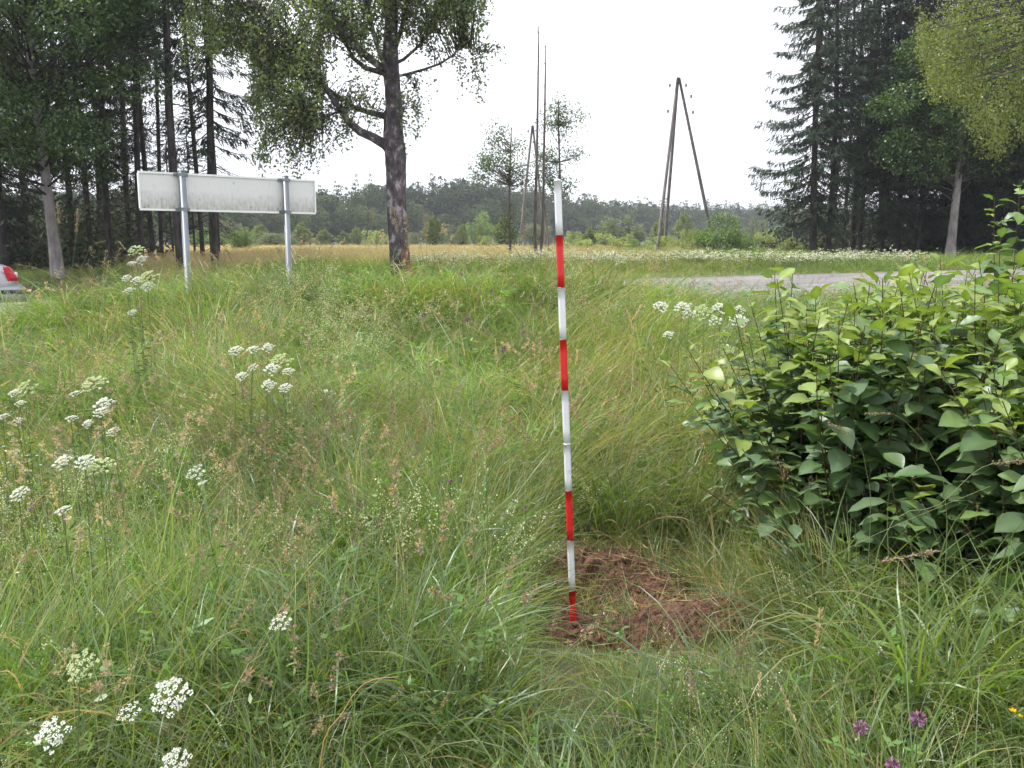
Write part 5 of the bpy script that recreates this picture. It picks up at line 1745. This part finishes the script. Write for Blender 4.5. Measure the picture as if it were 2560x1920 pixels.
TG = [
    ('tall seeding grass rising left of the sign, its brown head against the pale maple trunk', [(140, 640), (135, 560), (128, 500), (124, 440)], 'panicle', 5.2),
    ('tall seeding grass with a reddish head right of the first one, left of the sign', [(150, 650), (156, 580), (163, 520), (168, 452)], 'panicle', 5.2),
    ('arching grass with a nodding head left of the sign panel', [(165, 640), (180, 570), (200, 530), (228, 520)], 'spike', 5.4),
    ('thin grass with a pale head nearest the silver car', [(118, 640), (112, 590), (106, 555), (103, 522)], 'none', 5.2),
    ('seeding grass crossing the lower part of the big birch trunk, left one', [(880, 660), (872, 590), (862, 520), (850, 450)], 'panicle', 5.0),
    ('seeding grass crossing the lower part of the big birch trunk, right one', [(893, 670), (886, 600), (882, 560), (876, 470)], 'panicle', 5.0),
    ('seeding grass with a brown head left of the big birch trunk', [(842, 640), (830, 560), (815, 500), (800, 455)], 'panicle', 5.2),
    ('yellow arching grass at the foot of the big birch', [(862, 620), (868, 560), (880, 522), (905, 516)], 'none', 5.0),
    ('tall thin grass just right of the big birch trunk', [(915, 700), (918, 600), (922, 540), (918, 465)], 'panicle', 5.0),
    ('feathery grass bending left over the shrub leaves', [(2045, 1100), (2010, 980), (1970, 925), (1930, 895), (1870, 893)], 'spike', 2.9),
    ('brown feathery panicle in front of the shrub centre', [(1880, 1120), (1872, 1020), (1850, 950), (1790, 915)], 'panicle', 2.9),
    ('long straight grass stem slanting across the front of the shrub, upper one', [(1500, 1400), (1690, 1270), (1880, 1160), (2140, 1050)], 'none', 2.3),
    ('long straight grass stem slanting across the front of the shrub, lower one', [(1480, 1480), (1660, 1350), (1850, 1230), (2020, 1190)], 'spike', 2.2),
    ('pale seed head lying over the right edge of the shrub', [(1900, 1180), (2030, 1090), (2120, 1010), (2212, 995)], 'panicle', 2.2),
    ('drooping pale seed head above the bottom right grass', [(1760, 1420), (1850, 1290), (1920, 1245), (1960, 1262)], 'panicle', 1.9),
    ('curled orange dry blade rising at the bottom centre', [(690, 1659), (740, 1540), (790, 1475), (860, 1462)], 'none', 1.6),
    ('orange seed head leaning in front of the dark gap at the left', [(390, 1400), (420, 1300), (440, 1200), (468, 1145)], 'spike', 2.2),
    ('straight orange seed head beside the dark gap at the left', [(470, 1330), (500, 1230), (520, 1180), (540, 1150)], 'spike', 2.2),
    ('tan seed head standing in the centre left among purple grasses', [(690, 1250), (682, 1120), (676, 1050), (690, 960)], 'spike', 2.8),
    ('tan seed head bending right in the centre left', [(655, 1260), (680, 1120), (700, 1060), (712, 1010)], 'spike', 2.7),
    ('tall grass arching above the middle of the meadow', [(845, 900), (850, 830), (852, 770), (866, 762), (872, 800)], 'none', 3.8),
]
for lab, P, kd, Y in TG:
    c = (.42, .27, .12) if 'orange' in lab else ((.26, .27, .06) if 'yellow' in lab else (.21, .23, .10))
    tall_grass(lab, P, kd, .0022 if Y > 2 else .003, c, Y)

# ------------------------------------------------------------------ wooden pole frames of the power line
M_POLE = M_GREYWOOD
def pole_frame(label, Y, legs, ins, hooks, topw):
    root = empty('utility_pole_frame', (0, 0, 0), 0, label, 'utility pole')
    for (tx, ty, bx, by, wt, wb, dy) in legs:
        a = at(tx, ty, Y); b = at(bx, by, Y + dy)
        dirv = (b - a); g = ground(b.x, Y + dy)
        # carry on down into the ground
        if abs(dirv.z) > 0:
            k = (a.z - (g - .3)) / (a.z - b.z); b = a + dirv * k
        mb = MB(); sc = K / F * Y
        n = 8
        tube(mb, [a.lerp(b, q / n) for q in range(n + 1)], np.linspace(wt, wb, n + 1) * sc / 2 * .9, 12, (1.4, 1.36, 1.36), rough=.05)
        mb.obj('pole', M_POLE, root)
    for (ix, iy, hx, hy) in ins:
        p = at(ix, iy, Y); h = at(hx, hy, Y)
        mb = MB(); sc = K / F * Y
        zz = [0, .05, .09, .13, .17]; rr = [.03, .055, .04, .055, .02]
        tube(mb, [p + Vector((0, 0, -.09 + z)) for z in zz], rr, 10, (1, 1, 1))
        o = mb.obj('insulator', M_INSUL, root)
        hk = MB(); tube(hk, [p + Vector((0, 0, -.1)), p + Vector((0, 0, -.16)), h + Vector((0, 0, -.16))], .008, 5, (1, 1, 1)); hk.obj('hook', M_DARKSTEEL, o)
    return root
M_INSUL = solid_mat('glazed_insulator', (.10, .09, .09), (.15, .13, .13), 5, .3)
pole_frame('tall wooden pole frame, one leg splayed right and two close legs left', 45,
           [(1465, 167, 1438, 500, 6, 8.5, 1.5), (1464, 170, 1424, 508, 6, 8, -1.5), (1467, 168, 1529, 470, 6, 9, 0.3)],
           [(1447, 184, 1462, 186), (1482, 184, 1470, 186), (1493, 208, 1476, 205), (1443, 240, 1458, 242), (1497, 242, 1483, 242)], [], 8)
pole_frame('second wooden pole frame behind the dead poles, farther away and smaller', 55,
           [(1150, 271, 1121, 540, 4.8, 7, 0), (1151, 271, 1168, 430, 4.6, 6, .5)],
           [(1141, 283, 1148, 284), (1135, 320, 1144, 320), (1136, 342, 1143, 342)], [], 6)

# ------------------------------------------------------------------ silver car at the left edge
def car():
    R_ = 17.8
    tail = at(41, 700, R_)           # rear-most bumper point nearest us
    ang = math.radians(215)
    root = empty('parked_car', (tail.x - .30, tail.y + .70, at(41, 563, R_).z - 1.20), ang, 'silver car parked beyond the tall grass, only its tail showing at the left edge', 'car')
    M_PAINT = solid_mat('silver_paint', (.33, .33, .38), (.35, .35, .40), 3, .28, metal=.55)
    M_GLASS = solid_mat('car_glass', (.02, .025, .03), None, 3, .06)
    M_RUB = solid_mat('black_trim', (.025, .025, .03), None, 3, .5)
    M_LAMP = solid_mat('red_lamp', (.50, .012, .03), (.55, .02, .04), 8, .15)
    M_CLEAR = solid_mat('clear_lamp', (.7, .62, .64), None, 8, .1)
    M_TYRE = solid_mat('tyre', (.02, .02, .02), None, 8, .8)
    M_RIM = solid_mat('rim', (.4, .4, .42), None, 8, .3, metal=.8)
    def loft(secs, mat, name, par=root, close=True):
        mb = MB(); n = len(secs[0][1])
        V = []
        for x, ring in secs:
            V += [(x, y, z) for y, z in ring]
        f = []
        for k in range(len(secs) - 1):
            for q in range(n):
                f.append((k * n + q, k * n + (q + 1) % n, (k + 1) * n + (q + 1) % n, (k + 1) * n + q))
        mb.add(V, f, (1, 1, 1))
        if close:
            for b in (0, (len(secs) - 1) * n):
                mb.f.append(np.array([[b + q for q in range(n)]])); mb.m.append(np.array([0], dtype=np.int32))
        o = mb.obj(name, mat, par)
        return o
    def ring(zb, zt, w, zs, tw):      # bottom, top, half width, shoulder height, top half width
        h = [(0, zb), (w * .8, zb), (w * .97, zb + .06), (w, zb + (zs - zb) * .5), (w * .985, zs - .05), (w * .95, zs), (tw, zt - .015), (tw * .5, zt), (0, zt + .005)]
        return h + [(-y, z) for y, z in h[-2:0:-1]]
    W = .86; lift = .08
    body = loft([(x, ring(a + lift, b + lift, c * W, d + lift, e * W)) for x, a, b, c, d, e in [
        (.10, .60, .68, .80, .66, .7), (.11, .60, .72, .88, .70, .78), (.16, .55, .84, .92, .80, .84), (.21, .50, .95, .94, .86, .84), (.27, .40, 1.02, .96, .88, .83), (.38, .24, 1.055, .98, .9, .82), (.6, .2, 1.06, 1, .9, .82), (1.0, .2, 1.05, 1, .9, .84),
        (2.6, .2, .98, 1, .88, .86), (3.3, .2, .95, 1, .85, .86), (3.9, .2, .84, .98, .76, .8), (4.2, .22, .74, .92, .68, .74), (4.35, .28, .62, .8, .58, .64)]], M_PAINT, 'body')
    loft([(x, [(-y, z + lift) for y, z in ((-c * W, a), (-d * W, b), (d * W, b), (c * W, a))]) for x, a, b, c, d in [
        (.62, 1.04, 1.05, .80, .78), (1.35, 1.0, 1.40, .84, .66), (1.7, 1.0, 1.45, .86, .66), (2.5, .97, 1.45, .87, .66), (3.35, .94, .98, .86, .8)]], M_GLASS, 'window')
    loft([(x, [(-y, z + lift) for y, z in ((-d * W, a), (-d * W * .9, b), (d * W * .9, b), (d * W, a))]) for x, a, b, d in [
        (1.3, 1.39, 1.41, .66), (1.7, 1.44, 1.475, .68), (2.5, 1.44, 1.475, .68), (2.75, 1.34, 1.37, .68)]], M_PAINT, 'roof')
    # rear bumper with its dark rub strip
    bump = loft([(x, ring(a + lift, b + lift, c * W, d + lift, e * W)) for x, a, b, c, d, e in [
        (-.04, .30, .52, .74, .50, .7), (-.01, .24, .60, .90, .57, .84), (.04, .22, .64, .97, .61, .92), (.12, .21, .66, 1.0, .63, .97), (.45, .21, .66, 1.012, .63, .98)]], M_PAINT, 'bumper')
    loft([(x, [(-c * W, a + lift), (-c * W, b + lift), (c * W, b + lift), (c * W, a + lift)]) for x, a, b, c in [(-.055, .47, .54, .80), (-.03, .465, .545, .93), (.03, .465, .545, 1.0), (.12, .465, .545, 1.02), (.46, .465, .545, 1.025)]], M_RUB, 'rub_strip', bump)
    for s in (1, -1):
        # lamp: hugs the rear corner
        mb = MB(); V = []
        prof = [(.72, .10, .29), (.80, .13, .31), (.88, .175, .33), (.96, .215, .36), (1.0, .25, .36)]
        ysd = lambda x, z: s * (W * (.90 + .085 * sm(.10, .40, x)) + .012)
        for z, x0, x1 in prof:
            row = [(x0 + .015, s * W * .55), (x0 - .008, s * W * .70), (x0 - .002, ysd(x0, z) - s * .05), (x0 + .03, ysd(x0 + .03, z)), ((x0 + x1) / 2, ysd((x0 + x1) / 2, z)), (x1, ysd(x1, z))]
            V += [(a, b, z + lift) for a, b in row]
        f = [(k * 6 + q, k * 6 + q + 1, k * 6 + q + 7, k * 6 + q + 6) for k in range(4) for q in range(5)]
        mb.add(V, f, (1, 1, 1)); lamp = mb.obj('tail_lamp', M_LAMP, root)
        md = lamp.modifiers.new('thickness', 'SOLIDIFY'); md.thickness = .02; md.offset = 0
        mb = MB(); box(mb, (.13, s * W * .80, .84 + lift), (.05, .12, .10)); mb.obj('reverse_lamp', M_CLEAR, lamp)
    for x in (.85, 3.5):
        for s in (1, -1):
            w = empty('wheel', (x, s * .76, .31)); w.parent = root
            t = MB(); tube(t, [(0, -.1, 0), (0, .1, 0)], .31, 28, (1, 1, 1)); t.obj('tyre', M_TYRE, w)
            t = MB(); tube(t, [(0, -.105, 0), (0, .105, 0)], .19, 24, (1, 1, 1)); t.obj('rim', M_RIM, w)
    mb = MB(); box(mb, (-.045, 0, .40 + lift), (.012, .52, .11)); mb.obj('number_plate', M_CLEAR, root)
car()

# ------------------------------------------------------------------ the air: one thin even haze round everything
def haze():
    mb = MB()
    box(mb, (0, 455, 38), (2700, 990, 84))
    m, nt = new_mat('air')
    out = N(nt, 'ShaderNodeOutputMaterial'); v = N(nt, 'ShaderNodeVolumePrincipled')
    v.inputs['Color'].default_value = (.84, .88, 1, 1); v.inputs['Density'].default_value = HAZE
    nt.links.new(v.outputs[0], out.inputs['Volume'])
    tag(mb.obj('haze', m, smooth=False), 'thin pale summer haze over the field', kind='stuff')
HAZE = .0005
haze()
